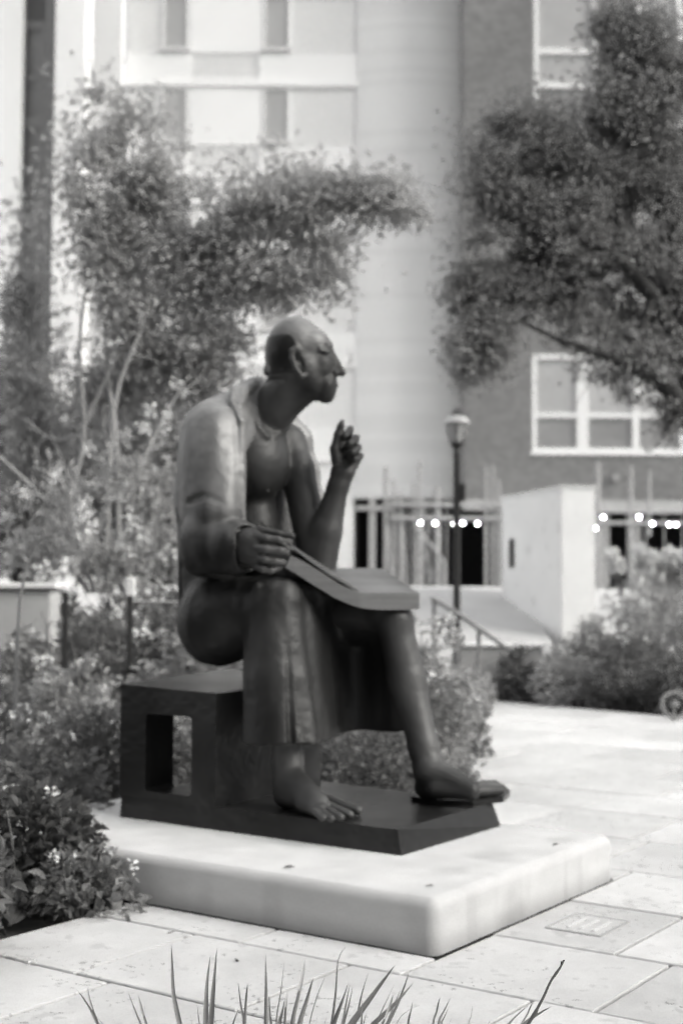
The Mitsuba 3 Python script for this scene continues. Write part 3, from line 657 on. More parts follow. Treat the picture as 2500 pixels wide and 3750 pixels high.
# the hand of the modeller: long soft vertical undulations in the cloth
G = np.stack(np.meshgrid(ax[0], ax[1], ax[2][::6], indexing='ij'), -1)
fold = meshkit.fbm(G * [11, 11, 1.3], 2, 3) - 0.5
fold = np.repeat(fold, 6, axis=2)[:, :, :D.shape[2]]
from scipy.ndimage import uniform_filter1d
fold = uniform_filter1d(fold, 13, axis=2)
D = D + (fold * 0.028).astype(np.float32)
D = np.maximum(D, (hem - Z).astype(np.float32))
D = np.maximum(D, np.where((X < -0.30), 0.792 - Z, -1).astype(np.float32) * np.where(((X - S0[0]) * SA[0] + (Y - S0[1]) * SA[1]) < -0.945, 1, 0).astype(np.float32) + np.where((X < -0.30) & (((X - S0[0]) * SA[0] + (Y - S0[1]) * SA[1]) < -0.945), 0, -1).astype(np.float32))
rv, rf = surface(D, lo, H1)
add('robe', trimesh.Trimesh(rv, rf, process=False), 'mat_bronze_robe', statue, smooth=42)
H2 = 0.005
D, lo, ax = field(BODY, H2)
bv, bf = surface(D, lo, H2)
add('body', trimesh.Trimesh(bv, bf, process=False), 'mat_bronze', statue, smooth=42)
D, lo, ax = field(HAIR, 0.004)
X = ax[0][:, None, None]; Y = ax[1][None, :, None]; Z = ax[2][None, None]
# cropped hair: a shell behind the ears, with a level lower edge at the nape and a level upper edge below the bald crown
front = np.maximum(X + 0.185 + 0.9 * np.maximum(Z - 2.345, 0) * 0.0 - np.where(Z > 2.30, 0.02, 0), -1)
D = np.maximum(D, np.maximum(np.maximum(Z - (2.375 - 0.10 * np.clip((X + 0.25) / 0.07, 0, 1) ** 2), 2.203 - Z), front).astype(np.float32))
hv, hf = surface(D, lo, 0.004)
add('hair', trimesh.Trimesh(hv, hf, process=False), 'mat_bronze_dark', statue, smooth=40)
# sandal sole under the forward foot
sp = Polygon([(q[0], q[1]) for q in SOLE]).convex_hull.buffer(0.012)
sm = trimesh.creation.extrude_polygon(sp, 0.022, engine='earcut'); sm.apply_translation([0, 0, 0.289])
add('sandal_sole', sm, 'mat_bronze_dark', statue)
# slab and stool
def lhull(pts):
    return hull([loc(*p) for p in pts])
slab = lhull([(0, 0, .19), (0.0, .82, .19), (-1.506, 0, .19), (-1.506, .96, .19), (-.02, .004, .289), (-.045, .825, .289), (-1.5, 0.004, .289), (-1.5, .95, .289)])
add('base_slab', slab, 'mat_bronze_dark', statue)
def lbox(s0, s1, t0, t1, z0, z1):
    return lhull([(s, t, z) for s in (s0, s1) for t in (t0, t1) for z in (z0, z1)])
seat = lhull([(s, t, z) for s in (-1.508, -.945) for t in (-.003, .78) for z in (.672, .775)] + [(-1.508, -.003, .790), (-1.508, .78, .825), (-.945, .78, .79)])
def hole(t0, t1):
    return lhull([(s, t, z) for s in (-1.352, -1.082) for t in (t0, t1) for z in (.335, .654)] + [(s, t, z) for s in (-1.34, -1.094) for t in (t0, t1) for z in (.322, .666)])
side = lbox(-1.508, -.945, -.003, .185, .2885, .70) - hole(-.1, .3)
side_far = lbox(-1.508, -.945, .66, .78, .2885, .70) - hole(.5, .9)
stool = seat + side + side_far + lbox(-1.075, -.945, .10, .70, .2885, .70)
add('stool', stool, 'mat_bronze_dark', statue, smooth=20)
# the open book
BE = np.array(BOOK['E'])
def sweep(top, bot, bulge=0.0, n=9, shrink=0.0):
    top, bot = np.array(top), np.array(bot)
    top = smooth_path(top, 14); bot = smooth_path(bot, 14)
    ring = np.vstack([top, bot[::-1]])
    w = np.r_[np.linspace(0, 1, 14), np.zeros(14)]
    w = np.sin(np.pi * w)
    secs = []
    for i in range(n):
        f = i / (n - 1)
        secs.append(ring + BE * f + np.array([0, 0, 1]) * (w * bulge * (0.4 + 0.6 * math.sin(math.pi * min(1, f * 1.2))))[:, None])
    k = len(ring)
    v = np.vstack(secs)
    f = []
    for i in range(n - 1):
        for j in range(k):
            jn = (j + 1) % k
            f += [[i * k + j, i * k + jn, (i + 1) * k + jn], [i * k + j, (i + 1) * k + jn, (i + 1) * k + j]]
    for i in range(13):
        for base, flip in ((0, 0), ((n - 1) * k, 1)):
            a, b, c, d = base + i, base + i + 1, base + k - 2 - i, base + k - 1 - i
            q = [[a, d, c], [a, c, b]]
            f += [t[::-1] for t in q] if flip else q
    m = trimesh.Trimesh(v, f, process=False)
    m.fix_normals()
    return m
book = key_for('book', statue)
COUNT[book] = 1
scene[book] = mikit.ply(sweep(BOOK['RT'], BOOK['RB'], 0.016), 'mat_bronze_pages', smooth=35)
labels[book] = {'label': 'open bronze book with thick page blocks'}
add('page_block', sweep(BOOK['LT'], BOOK['LB'], 0.012), 'mat_bronze_pages', book, smooth=35)
ls = np.array(BOOK['LS'])
add('lifted_pages', sweep(ls, ls - [0, 0, 0.010], 0.006), 'mat_bronze_pages', book, smooth=35)
# ---------------------------------------------------------------- buildings
BLADES=[([[-0.6234,3.3036,0.2829],[-0.5956,3.3172,0.2379],[-0.5723,3.3029,0.2043],[-0.4786,3.2526,0.1216],[-0.404,3.2232,0.04]],0.0093,0,0),([[-0.5564,3.1948,0.2548],[-0.5444,3.2022,0.2362],[-0.4535,3.2155,0.1363],[-0.3884,3.1829,0.04]],0.0042,0,0),([[-0.5011,3.0947,0.282],[-0.4943,3.0724,0.2775],[-0.3962,2.9207,0.1847],[-0.3515,3.1309,0.04]],0.0031,0,0),([[-0.4995,3.2893,0.2837],[-0.486,3.2886,0.2498],[-0.4684,3.2907,0.2087],[-0.4105,3.264,0.1236],[-0.3654,3.2183,0.04]],0.0055,0,0),([[-0.4634,3.3074,0.26],[-0.4605,3.3152,0.201],[-0.4217,3.286,0.12],[-0.3747,3.2281,0.04]],0.0014,0,0),([[-0.3974,3.2794,0.3977],[-0.3959,3.302,0.3017],[-0.3782,3.2987,0.2066],[-0.353,3.2663,0.1226],[-0.333,3.2215,0.04]],0.0101,0,0),([[-0.3517,3.3128,0.2224],[-0.3499,3.3028,0.2054],[-0.335,3.2454,0.1221],[-0.3229,3.2231,0.04]],0.0022,0,0),([[-0.3233,3.169,0.2894],[-0.3182,3.1694,0.2478],[-0.3088,3.17,0.1416],[-0.307,3.1697,0.04]],0.0053,0,0),([[-0.306,3.2986,0.3654],[-0.3151,3.2993,0.2817],[-0.3168,3.3076,0.2041],[-0.3154,3.2792,0.1215],[-0.3122,3.225,0.04]],0.0115,0,0),([[-0.2855,3.2387,0.3997],[-0.2896,3.2148,0.3169],[-0.2946,3.2124,0.2343],[-0.3007,3.2006,0.1354],[-0.3039,3.1869,0.04]],0.0117,0,0),([[-0.2952,3.2984,0.2293],[-0.2923,3.2989,0.207],[-0.2902,3.269,0.1228],[-0.2962,3.2216,0.04]],0.0016,0,0),([[-0.2278,3.1458,0.2868],[-0.2403,3.1628,0.2502],[-0.2759,3.191,0.1427],[-0.2917,3.1671,0.04]],0.0066,0,0),([[-0.2347,3.2326,0.3229],[-0.2302,3.25,0.2706],[-0.2219,3.2512,0.2224],[-0.234,3.2329,0.1299],[-0.2625,3.2025,0.04]],0.0065,0,0),([[-0.201,3.0545,0.3712],[-0.2072,3.0851,0.3154],[-0.2084,3.0712,0.2793],[-0.2343,3.0696,0.1561],[-0.2644,3.1305,0.04]],0.0092,0,0),([[-0.57,3.1491,0.3358],[-0.5593,3.1209,0.3127],[-0.5419,3.1347,0.2575],[-0.4668,3.1579,0.1461],[-0.3988,3.1559,0.04]],0.0073,1,0),([[-0.4616,3.2004,0.3005],[-0.4469,3.1744,0.2668],[-0.4411,3.1812,0.2434],[-0.3954,3.1943,0.1396],[-0.3572,3.1745,0.04]],0.0095,1,0),([[-0.1676,3.1528,0.4089],[-0.1637,3.1223,0.3494],[-0.1631,3.1244,0.2627],[-0.1389,3.1368,0.1485],[-0.1083,3.1518,0.04]],0.0093,0,1),([[-0.1316,3.331,0.3421],[-0.138,3.3036,0.2814],[-0.1484,3.3068,0.2052],[-0.134,3.2758,0.122],[-0.1064,3.2247,0.04]],0.0036,0,1),([[-0.163,3.2386,0.2899],[-0.1624,3.2589,0.2526],[-0.1589,3.2621,0.2193],[-0.131,3.2446,0.1285],[-0.1029,3.2068,0.04]],0.0076,0,1),([[-0.1276,3.2793,0.2728],[-0.1341,3.2827,0.2402],[-0.1412,3.2953,0.2089],[-0.1326,3.2832,0.1237],[-0.1062,3.2201,0.04]],0.0115,0,1),([[-0.0594,3.1908,0.3456],[-0.0737,3.2067,0.2896],[-0.0891,3.2065,0.2372],[-0.0986,3.1976,0.1367],[-0.0869,3.1846,0.04]],0.0122,0,1),([[-0.026,3.2316,0.3497],[-0.0507,3.2362,0.2912],[-0.0681,3.23,0.2299],[-0.0816,3.2105,0.1333],[-0.0767,3.194,0.04]],0.0027,0,1),([[0.0158,3.2057,0.4125],[-0.0024,3.2134,0.3807],[-0.0072,3.2102,0.3094],[-0.016,3.2134,0.2354],[-0.0337,3.2054,0.1359],[-0.0471,3.1874,0.04]],0.0053,0,1),([[0.0214,3.1975,0.3338],[0.0072,3.1774,0.2962],[-0.012,3.1905,0.2427],[-0.0441,3.199,0.1392],[-0.0553,3.1782,0.04]],0.0111,0,1),([[0.0235,3.0346,0.3756],[0.0156,3.041,0.3348],[0.0072,3.0416,0.2898],[-0.0229,3.0733,0.1609],[-0.0417,3.1186,0.04]],0.0081,0,1),([[0.0316,3.2195,0.3159],[0.0231,3.2203,0.2757],[0.0115,3.2203,0.2334],[-0.0209,3.2082,0.135],[-0.0407,3.1901,0.04]],0.0059,0,1),([[0.07,3.3058,0.3264],[0.0556,3.2883,0.2869],[0.0387,3.3005,0.2082],[0.0045,3.276,0.1234],[-0.025,3.2222,0.04]],0.0055,0,1),([[0.129,3.2175,0.3674],[0.0837,3.2358,0.3024],[0.0286,3.2282,0.231],[-0.0332,3.2087,0.1338],[-0.052,3.1933,0.04]],0.0145,0,1),([[0.0528,3.1483,0.309],[0.0507,3.1339,0.2608],[0.0206,3.1246,0.1476],[-0.0143,3.1556,0.04]],0.0073,0,1),([[0.0601,3.093,0.2958],[0.0558,3.1054,0.2699],[0.0169,3.1512,0.1517],[-0.0177,3.1442,0.04]],0.0057,0,1),([[-0.0503,3.3109,0.2227],[-0.0534,3.2921,0.2104],[-0.0672,3.1944,0.1244],[-0.0677,3.2189,0.04]],0.0038,0,1),([[-0.0276,3.1798,0.2597],[-0.033,3.2093,0.2366],[-0.0528,3.2677,0.1364],[-0.0593,3.1857,0.04]],0.0021,0,1),([[0.1269,3.1944,0.3301],[0.1053,3.1665,0.2949],[0.0849,3.1705,0.2495],[0.0237,3.1755,0.1423],[-0.0161,3.1702,0.04]],0.0034,0,1),([[0.1637,3.265,0.3374],[0.1465,3.282,0.2787],[0.1157,3.2746,0.2168],[0.0491,3.2438,0.1273],[-0.0007,3.2118,0.04]],0.0081,0,1),([[0.1707,3.1854,0.338],[0.1315,3.1771,0.2944],[0.0838,3.1776,0.2472],[-0.0085,3.1763,0.1413],[-0.0401,3.173,0.04]],0.0137,0,1),([[0.148,3.3173,0.2842],[0.1312,3.2991,0.2524],[0.1148,3.2891,0.2122],[0.0534,3.2491,0.1252],[0.0026,3.2176,0.04]],0.0071,0,1),([[-0.1212,3.2264,0.3119],[-0.1217,3.197,0.2871],[-0.1244,3.2102,0.2359],[-0.1128,3.2141,0.1361],[-0.0933,3.1861,0.04]],0.0085,1,1),([[-0.0762,3.0719,0.4211],[-0.0861,3.0377,0.3596],[-0.1007,3.0455,0.288],[-0.1059,3.0828,0.1601],[-0.091,3.1202,0.04]],0.0126,1,1),([[0.1203,3.0917,0.3374],[0.1106,3.0996,0.3052],[0.0966,3.0896,0.2751],[0.0279,3.0876,0.1541],[-0.0143,3.1378,0.04]],0.0102,1,1),([[0.173,3.2518,0.2773],[0.1666,3.2285,0.2584],[0.1608,3.2317,0.2305],[0.1945,3.2228,0.1336],[0.2544,3.1947,0.04]],0.007,0,2),([[0.1829,3.1612,0.2931],[0.1525,3.1436,0.2845],[0.1305,3.1354,0.2608],[0.126,3.1228,0.1476],[0.2068,3.1562,0.04]],0.0023,0,2),([[0.235,3.2293,0.2916],[0.2304,3.268,0.2492],[0.2203,3.2553,0.2234],[0.2311,3.2106,0.1304],[0.2748,3.2041,0.04]],0.0059,0,2),([[0.2497,3.127,0.3201],[0.2383,3.1267,0.2951],[0.2237,3.1182,0.2667],[0.2211,3.112,0.1503],[0.2669,3.1493,0.04]],0.0093,0,2),([[0.2586,3.2809,0.2533],[0.25,3.2806,0.2323],[0.2424,3.286,0.2138],[0.2483,3.2716,0.126],[0.285,3.2164,0.04]],0.0054,0,2),([[0.2517,3.1033,0.2837],[0.2467,3.1045,0.2711],[0.2456,3.1266,0.1523],[0.2824,3.1438,0.04]],0.0031,0,2),([[0.3156,3.2903,0.2539],[0.3138,3.2909,0.2321],[0.3063,3.2824,0.2153],[0.2949,3.2316,0.1266],[0.3123,3.2149,0.04]],0.0046,0,2),([[0.3468,3.193,0.2519],[0.3461,3.2179,0.2358],[0.3437,3.2884,0.1361],[0.3441,3.1892,0.04]],0.0027,0,2),([[0.414,3.0366,0.3321],[0.3952,3.0409,0.3148],[0.3711,3.0259,0.2966],[0.2711,3.0024,0.164],[0.2867,3.1124,0.04]],0.0095,0,2),([[0.4585,3.2711,0.2678],[0.4523,3.3139,0.2337],[0.4342,3.2999,0.2104],[0.3778,3.2417,0.1244],[0.3592,3.222,0.04]],0.0055,0,2),([[0.498,3.2598,0.2623],[0.4701,3.2687,0.2424],[0.4385,3.2719,0.2193],[0.351,3.254,0.1285],[0.3385,3.2107,0.04]],0.0122,0,2),([[0.2024,3.0464,0.3012],[0.194,3.0312,0.294],[0.1486,2.917,0.1628],[0.2161,3.1145,0.04]],0.0015,0,2)]
STALK=[[0.5147,3.18,0.3911],[0.51,3.18,0.3809],[0.499,3.18,0.3642],[0.4829,3.18,0.3412],[0.473,3.18,0.3182],[0.4579,3.18,0.2888],[0.4405,3.18,0.2595],[0.3,3.18,0.05]]
STALKTIP=[[0.5082,3.18,0.3893],[0.5157,3.18,0.3917]]
FT_LIMBS=[[[-2.248,12.5,1.16,0.0279],[-2.344,12.5,1.422,0.0239],[-2.472,12.4,1.704,0.0219],[-2.7,12.3,2.022,0.0199],[-2.92,12.2,2.245,0.0159],[-3.077,12.1,2.403,0.012]],[[-2.166,12.6,1.147,0.0319],[-2.158,12.6,1.713,0.0259],[-2.145,12.6,2.262,0.0239],[-2.129,12.6,2.813,0.0219],[-2.188,12.6,3.256,0.0199],[-2.234,12.7,3.86,0.0159],[-2.12,12.7,4.44,0.012],[-2.085,12.7,4.939,0.008]],[[-2.121,12.5,1.148,0.0319],[-2.038,12.5,1.531,0.0259],[-2.04,12.45,2.25,0.0239],[-2.085,12.4,2.88,0.0219],[-2.009,12.4,3.152,0.0179],[-1.82,12.4,3.639,0.0159],[-1.707,12.4,4.205,0.012],[-1.687,12.5,4.719,0.008]],[[-2.119,12.4,1.145,0.0319],[-1.939,12.3,1.793,0.0219],[-1.79,12.2,2.321,0.0199],[-1.668,12.2,2.588,0.0159],[-1.469,12.2,2.971,0.012]],[[-1.957,12.3,1.679,0.0179],[-1.82,12.2,1.965,0.0179],[-1.499,12.0,2.236,0.0159],[-1.275,11.9,2.431,0.012]],[[-2.061,12.4,1.505,0.0179],[-1.783,12.2,1.774,0.0159],[-1.508,12.1,2.015,0.014]],[[-2.318,12.6,1.159,0.0279],[-2.529,12.6,1.53,0.0239],[-2.481,12.6,2.078,0.0219],[-2.381,12.6,2.629,0.0219],[-2.425,12.6,3.181,0.0199],[-2.444,12.6,3.364,0.0179],[-2.39,12.6,4.044,0.0159],[-2.268,12.6,4.299,0.012],[-2.23,12.6,4.744,0.008]],[[-2.402,12.6,2.677,0.0199],[-2.257,12.6,2.999,0.0199],[-2.064,12.5,3.349,0.0179],[-1.906,12.5,3.601,0.0179],[-1.624,12.4,3.914,0.0159],[-1.267,12.3,4.315,0.0159],[-0.904,12.3,4.587,0.014],[-0.349,12.3,4.771,0.012],[0.247,12.3,4.794,0.01],[0.685,12.3,4.635,0.006]],[[-1.064,12.4,3.845,0.014],[-0.742,12.3,4.186,0.012],[-0.426,12.3,4.428,0.01],[-0.108,12.3,4.35,0.008]],[[-1.317,12.3,4.243,0.012],[-1.435,12.5,3.864,0.01],[-1.072,12.5,3.825,0.008]],[[-2.236,12.7,1.158,0.0239],[-2.404,12.9,1.822,0.0199],[-2.79,13.1,2.669,0.0179],[-3.037,13.2,3.531,0.0159],[-3.091,13.2,4.216,0.012],[-3.146,13.2,4.906,0.008]],[[-2.421,12.7,2.689,0.0199],[-2.643,12.8,2.596,0.012],[-2.974,12.8,2.8,0.01]]]
FT_CROWN=[[-2.366,12.7,5.878,0.1594,0.279,0.18],[-2.215,12.7,5.397,0.2989,0.3587,0.7],[-1.873,12.6,5.49,0.279,0.3189,0.25],[-1.92,12.7,4.815,0.4185,0.4783,1],[-2.225,12.6,4.414,0.3189,0.558,1],[-1.582,12.5,4.392,0.3189,0.3986,0.8],[-1.973,12.6,3.841,0.3587,0.4385,1],[-1.792,12.8,3.385,0.4783,0.3587,1],[-1.28,12.6,3.517,0.3587,0.279,0.8],[-2.233,13.0,3.08,0.4385,0.3189,1],[-1.399,13.0,3.084,0.3587,0.279,0.9],[-1.092,12.8,3.264,0.2392,0.1993,0.6],[-3.1,13.2,4.733,0.2591,0.4783,0.4],[-3.129,13.2,3.959,0.279,0.5182,0.9],[-3.075,13.2,3.274,0.3587,0.3986,1],[-3.003,13.3,2.69,0.3986,0.3587,1],[-2.722,13.1,3.685,0.1196,0.6378,0.25],[-3.248,13.3,2.134,0.279,0.279,0.7],[-1.952,13.4,2.663,0.3587,0.279,0.8],[-2.911,13.5,2.279,0.3189,0.2392,0.8],[-1.96,13.5,2.154,0.279,0.2392,0.7],[-2.5,13.6,2.463,0.3986,0.3189,0.8],[-2.79,13.8,1.729,0.4385,0.2392,0.6],[-1.895,13.7,1.686,0.2392,0.1993,0.5],[-1.071,12.4,4.532,0.279,0.2989,0.8],[-0.747,12.3,4.789,0.3986,0.3189,1],[-0.349,12.3,4.71,0.4385,0.3388,1],[0.128,12.3,4.773,0.3986,0.279,1],[0.526,12.3,4.695,0.2591,0.1993,0.9],[0.745,12.3,4.595,0.1395,0.1395,0.6],[-0.668,12.4,4.251,0.4385,0.3189,1],[-0.189,12.4,4.334,0.3587,0.2392,0.8],[-0.913,12.5,3.988,0.3587,0.2392,0.9],[-0.55,12.5,3.909,0.3587,0.1993,0.6],[-0.351,12.3,5.053,0.2392,0.1594,0.4],[0.366,12.3,4.997,0.2392,0.1395,0.5],[-0.067,12.5,3.871,0.2392,0.1993,0.3],[0.116,12.5,3.588,0.1794,0.2989,0.13],[-0.108,12.5,4.074,0.2392,0.1993,0.4],[-1.36,12.5,4.393,0.2392,0.3189,0.8],[-1.284,12.6,3.844,0.279,0.3189,0.8],[-0.997,12.6,3.56,0.279,0.1993,0.5],[-1.37,12.7,3.37,0.3189,0.279,0.9],[-1.075,12.5,4.15,0.279,0.279,1],[-1.285,12.5,4.885,0.279,0.2392,0.35],[-2.451,12.1,1.979,0.3986,0.3587,0.4],[-1.858,12.0,2.168,0.3986,0.3587,0.4],[-2.078,12.0,1.439,0.4783,0.2392,0.6],[-2.697,12.2,1.477,0.3189,0.2392,0.6],[-1.56,12.1,1.79,0.2392,0.3587,0.5],[-0.836,12.4,5.143,0.279,0.1794,0.3],[-2.284,12.6,5.654,0.4385,0.4385,0.35],[-1.828,12.6,5.159,0.4783,0.4783,0.4],[-2.396,12.6,4.991,0.3986,0.5979,0.4],[-0.594,12.4,5.022,0.4783,0.2392,0.35],[0.287,12.3,4.875,0.4385,0.279,0.35],[-0.431,12.5,4.154,0.5979,0.279,0.3],[-1.419,12.7,4.112,0.4783,0.558,0.4],[-1.464,12.6,5.493,0.3189,0.2392,0.04],[-0.77,12.6,5.496,0.279,0.2392,0.03]]
FT_FLOWERS=[[-2.19,11.8,2.416,0.0518],[-1.87,11.8,2.532,0.0558],[-1.754,11.9,2.601,0.0558],[-1.637,11.6,2.735,0.0598],[-1.672,11.6,2.567,0.0518],[-1.51,11.5,2.556,0.0598],[-2.609,12.4,3.073,0.0797],[-2.527,12.4,2.973,0.0717],[-2.788,11.8,2.053,0.0558],[-2.73,11.8,1.997,0.0438],[-2.145,11.5,1.889,0.0717],[-2.236,11.6,1.801,0.0638],[-2.124,11.6,1.709,0.0678],[-2.178,11.6,1.635,0.0598],[-1.777,11.5,1.799,0.0638],[-1.739,11.5,1.707,0.0717],[-1.863,11.6,1.599,0.0717],[-1.807,11.6,1.526,0.0598],[-1.679,11.6,1.637,0.0638],[-2.511,12.0,2.203,0.0598],[-2.488,11.8,2.149,0.0438],[-2.283,11.4,1.427,0.0638],[-2.503,11.5,1.355,0.0717],[-2.45,11.6,1.282,0.0638],[-2.973,12.3,1.439,0.0797],[-2.937,12.3,1.635,0.0797],[-3.019,12.3,1.831,0.0717],[-1.582,12.3,1.524,0.0877],[-1.661,12.3,1.544,0.0717],[-2.463,12.1,2.698,0.0399],[-1.475,11.5,2.686,0.0518],[-1.441,11.8,2.99,0.0478],[-1.364,11.8,2.896,0.0399],[-2.21,12.0,3.911,0.0399],[-1.315,12.3,4.022,0.0478]]
BACK_LIMBS=[[[[-2.915,17.5,1.219,0.0781],[-2.906,17.5,2.588,0.0614],[-3.006,17.5,3.713,0.0391]],[[-2.915,17.5,2.028,0.0446],[-2.432,17.5,2.703,0.0335],[-2.161,17.5,3.436,0.0167]],[[-2.919,17.5,2.308,0.0446],[-3.386,17.5,2.866,0.0335],[-3.619,17.5,3.428,0.0167]]],[[[-4.141,17.5,1.213,0.0781],[-4.137,17.5,2.582,0.0558],[-4.134,17.5,3.99,0.0335]],[[-4.133,17.5,2.022,0.0391],[-3.775,17.5,2.696,0.0279],[-3.674,17.5,3.371,0.0167]]]]
BACK_CROWN=[[[-2.998,17.5,3.15,0.6696,0.6696,1],[-2.325,17.5,3.153,0.5022,0.6138,1],[-3.494,17.5,2.585,0.5022,0.6138,1],[-2.706,17.5,2.253,0.6696,0.6138,1],[-2.201,17.5,2.144,0.3906,0.558,1],[-3.146,17.5,1.803,0.6696,0.4464,1],[-2.419,17.5,1.64,0.4464,0.279,0.8],[-2.725,17.5,3.715,0.558,0.4464,0.8],[-3.451,17.5,3.429,0.3906,0.3906,0.7]],[[-4.177,17.5,3.256,0.5022,0.6696,1],[-4.051,17.5,2.47,0.558,0.6138,1],[-4.263,17.5,1.797,0.558,0.4464,1],[-3.817,17.5,1.856,0.3906,0.4464,1],[-4.301,17.5,3.933,0.3906,0.5022,0.8],[-3.904,17.5,3.709,0.279,0.4464,0.6]]]
OAK_LIMBS=[[[4.011,14.1,-0.324,0.198],[3.935,14.1,1.012,0.1808],[3.828,14.0,2.129,0.1636],[3.673,13.9,2.791,0.1464],[3.473,13.8,3.09,0.1119],[3.229,13.7,3.296,0.0861],[2.897,13.6,3.464,0.0603],[2.577,13.5,3.56,0.043],[2.339,13.5,3.629,0.0344],[2.057,13.5,3.741,0.0258],[1.797,13.5,3.871,0.0172]],[[3.629,13.9,2.858,0.1291],[3.402,13.8,3.714,0.0947],[3.191,13.7,4.095,0.0818],[3.06,13.7,4.317,0.0689],[2.907,13.6,4.427,0.0603],[2.725,13.5,4.535,0.0517],[2.539,13.5,4.666,0.043],[2.343,13.5,4.727,0.0344],[1.973,13.5,4.796,0.0258],[1.663,13.5,4.882,0.0172]],[[3.709,13.9,2.746,0.1291],[3.522,13.8,3.67,0.0947],[3.421,13.8,4.386,0.0861],[3.389,13.8,4.927,0.0646],[3.313,13.8,5.469,0.0474],[3.184,13.8,6.15,0.0344],[3.099,13.8,6.834,0.0215]],[[3.76,13.9,2.568,0.1291],[3.717,14.2,3.925,0.0861],[3.938,14.3,5.156,0.0689],[4.227,14.3,6.332,0.0387]],[[3.147,13.7,4.14,0.0603],[2.991,13.6,3.809,0.0474],[2.858,13.6,3.499,0.0258]],[[2.907,13.6,4.427,0.0387],[2.71,13.7,4.986,0.0301],[2.491,13.7,5.434,0.0215],[2.049,13.7,5.747,0.0129]],[[3.421,13.8,4.386,0.043],[3.13,14.0,4.795,0.0301],[2.882,14.1,5.327,0.0215]],[[1.973,13.5,4.796,0.0215],[1.711,13.5,4.486,0.0172],[1.406,13.5,4.088,0.0129]],[[1.797,13.5,3.871,0.0172],[1.536,13.5,3.87,0.0129],[1.319,13.5,3.65,0.0086]]]
OAK_CROWN=[[3.032,13.7,6.839,0.409,0.409,0.8],[3.363,13.7,6.432,0.3444,0.5166,1],[2.872,13.8,6.376,0.3013,0.2583,0.5],[2.741,13.8,7.107,0.2152,0.2152,0.4],[3.115,13.7,5.888,0.5166,0.3444,0.9],[2.645,13.8,5.919,0.3013,0.2583,0.5],[1.738,13.7,5.926,0.409,0.3229,0.5],[1.516,13.7,5.564,0.3444,0.3444,0.65],[2.092,13.7,5.567,0.4735,0.3444,0.75],[2.624,13.7,5.435,0.4735,0.3444,0.9],[3.223,13.8,5.287,0.4735,0.3874,1],[1.461,13.6,5.131,0.2798,0.3013,0.9],[1.856,13.6,5.044,0.4305,0.3444,1],[2.34,13.6,5.046,0.4735,0.3874,1],[2.908,13.8,4.879,0.4735,0.3444,1],[3.4,14.0,4.705,0.3444,0.5166,1],[1.493,13.5,4.661,0.3013,0.3013,1],[1.957,13.7,4.579,0.4305,0.3444,1],[2.443,13.7,4.448,0.4305,0.3444,0.9],[2.97,13.9,4.226,0.3874,0.3013,0.9],[1.276,13.5,4.219,0.2798,0.3013,0.9],[1.679,13.6,4.243,0.3874,0.3013,1],[2.117,13.6,4.113,0.3874,0.2583,0.85],[1.211,13.5,3.737,0.2368,0.3874,1.4],[1.493,13.5,3.651,0.2583,0.3444,1.4],[1.362,13.5,3.475,0.2583,0.2152,1.2],[1.601,13.5,3.914,0.2583,0.2583,0.9],[2.396,13.7,3.824,0.3874,0.1937,0.6],[2.768,13.8,3.711,0.3444,0.2152,0.6],[3.35,14.0,4.067,0.3013,0.3874,0.9],[3.166,13.8,3.489,0.3229,0.3013,0.6],[2.702,13.7,3.382,0.2583,0.1722,0.5],[2.46,13.7,3.425,0.2152,0.1507,0.25],[3.339,13.8,2.956,0.1937,0.3444,0.7],[2.987,13.8,3.221,0.2583,0.1722,0.5],[1.189,13.5,3.365,0.1507,0.1722,1],[1.102,13.5,4.043,0.1507,0.2152,0.5],[1.96,13.7,5.882,0.6457,0.4305,0.4],[1.593,13.6,5.265,0.5166,0.5166,0.4],[2.805,13.7,6.112,0.5596,0.5166,0.5],[3.097,13.8,6.56,0.4735,0.6027,0.6],[2.266,13.7,4.536,0.7749,0.6457,0.4],[1.362,13.5,4.044,0.3444,0.6457,0.4],[2.945,13.8,3.667,0.6457,0.3874,0.4],[3.341,13.8,3.223,0.2583,0.4735,0.6],[2.63,13.7,6.655,0.2152,0.3444,0.4],[2.676,13.7,6.974,0.2583,0.3444,0.6],[3.195,13.9,4.408,0.4735,0.3444,0.8],[2.726,13.8,4.113,0.4735,0.2583,0.7],[3.521,14.1,5.469,0.3013,0.5166,1],[3.483,14.0,3.704,0.2152,0.5166,0.8],[2.044,13.7,4.089,0.4305,0.2583,0.6]]
BULBS=[[2.081,36.0,2.881],[2.472,36.0,2.872],[2.966,36.0,2.851],[3.196,36.0,2.876],[3.587,36.0,2.866],[6.7,36.0,2.767],[6.909,36.0,3.056],[7.851,36.0,3.061],[8.206,36.0,2.89],[8.654,36.0,2.87],[8.827,36.0,2.871]]

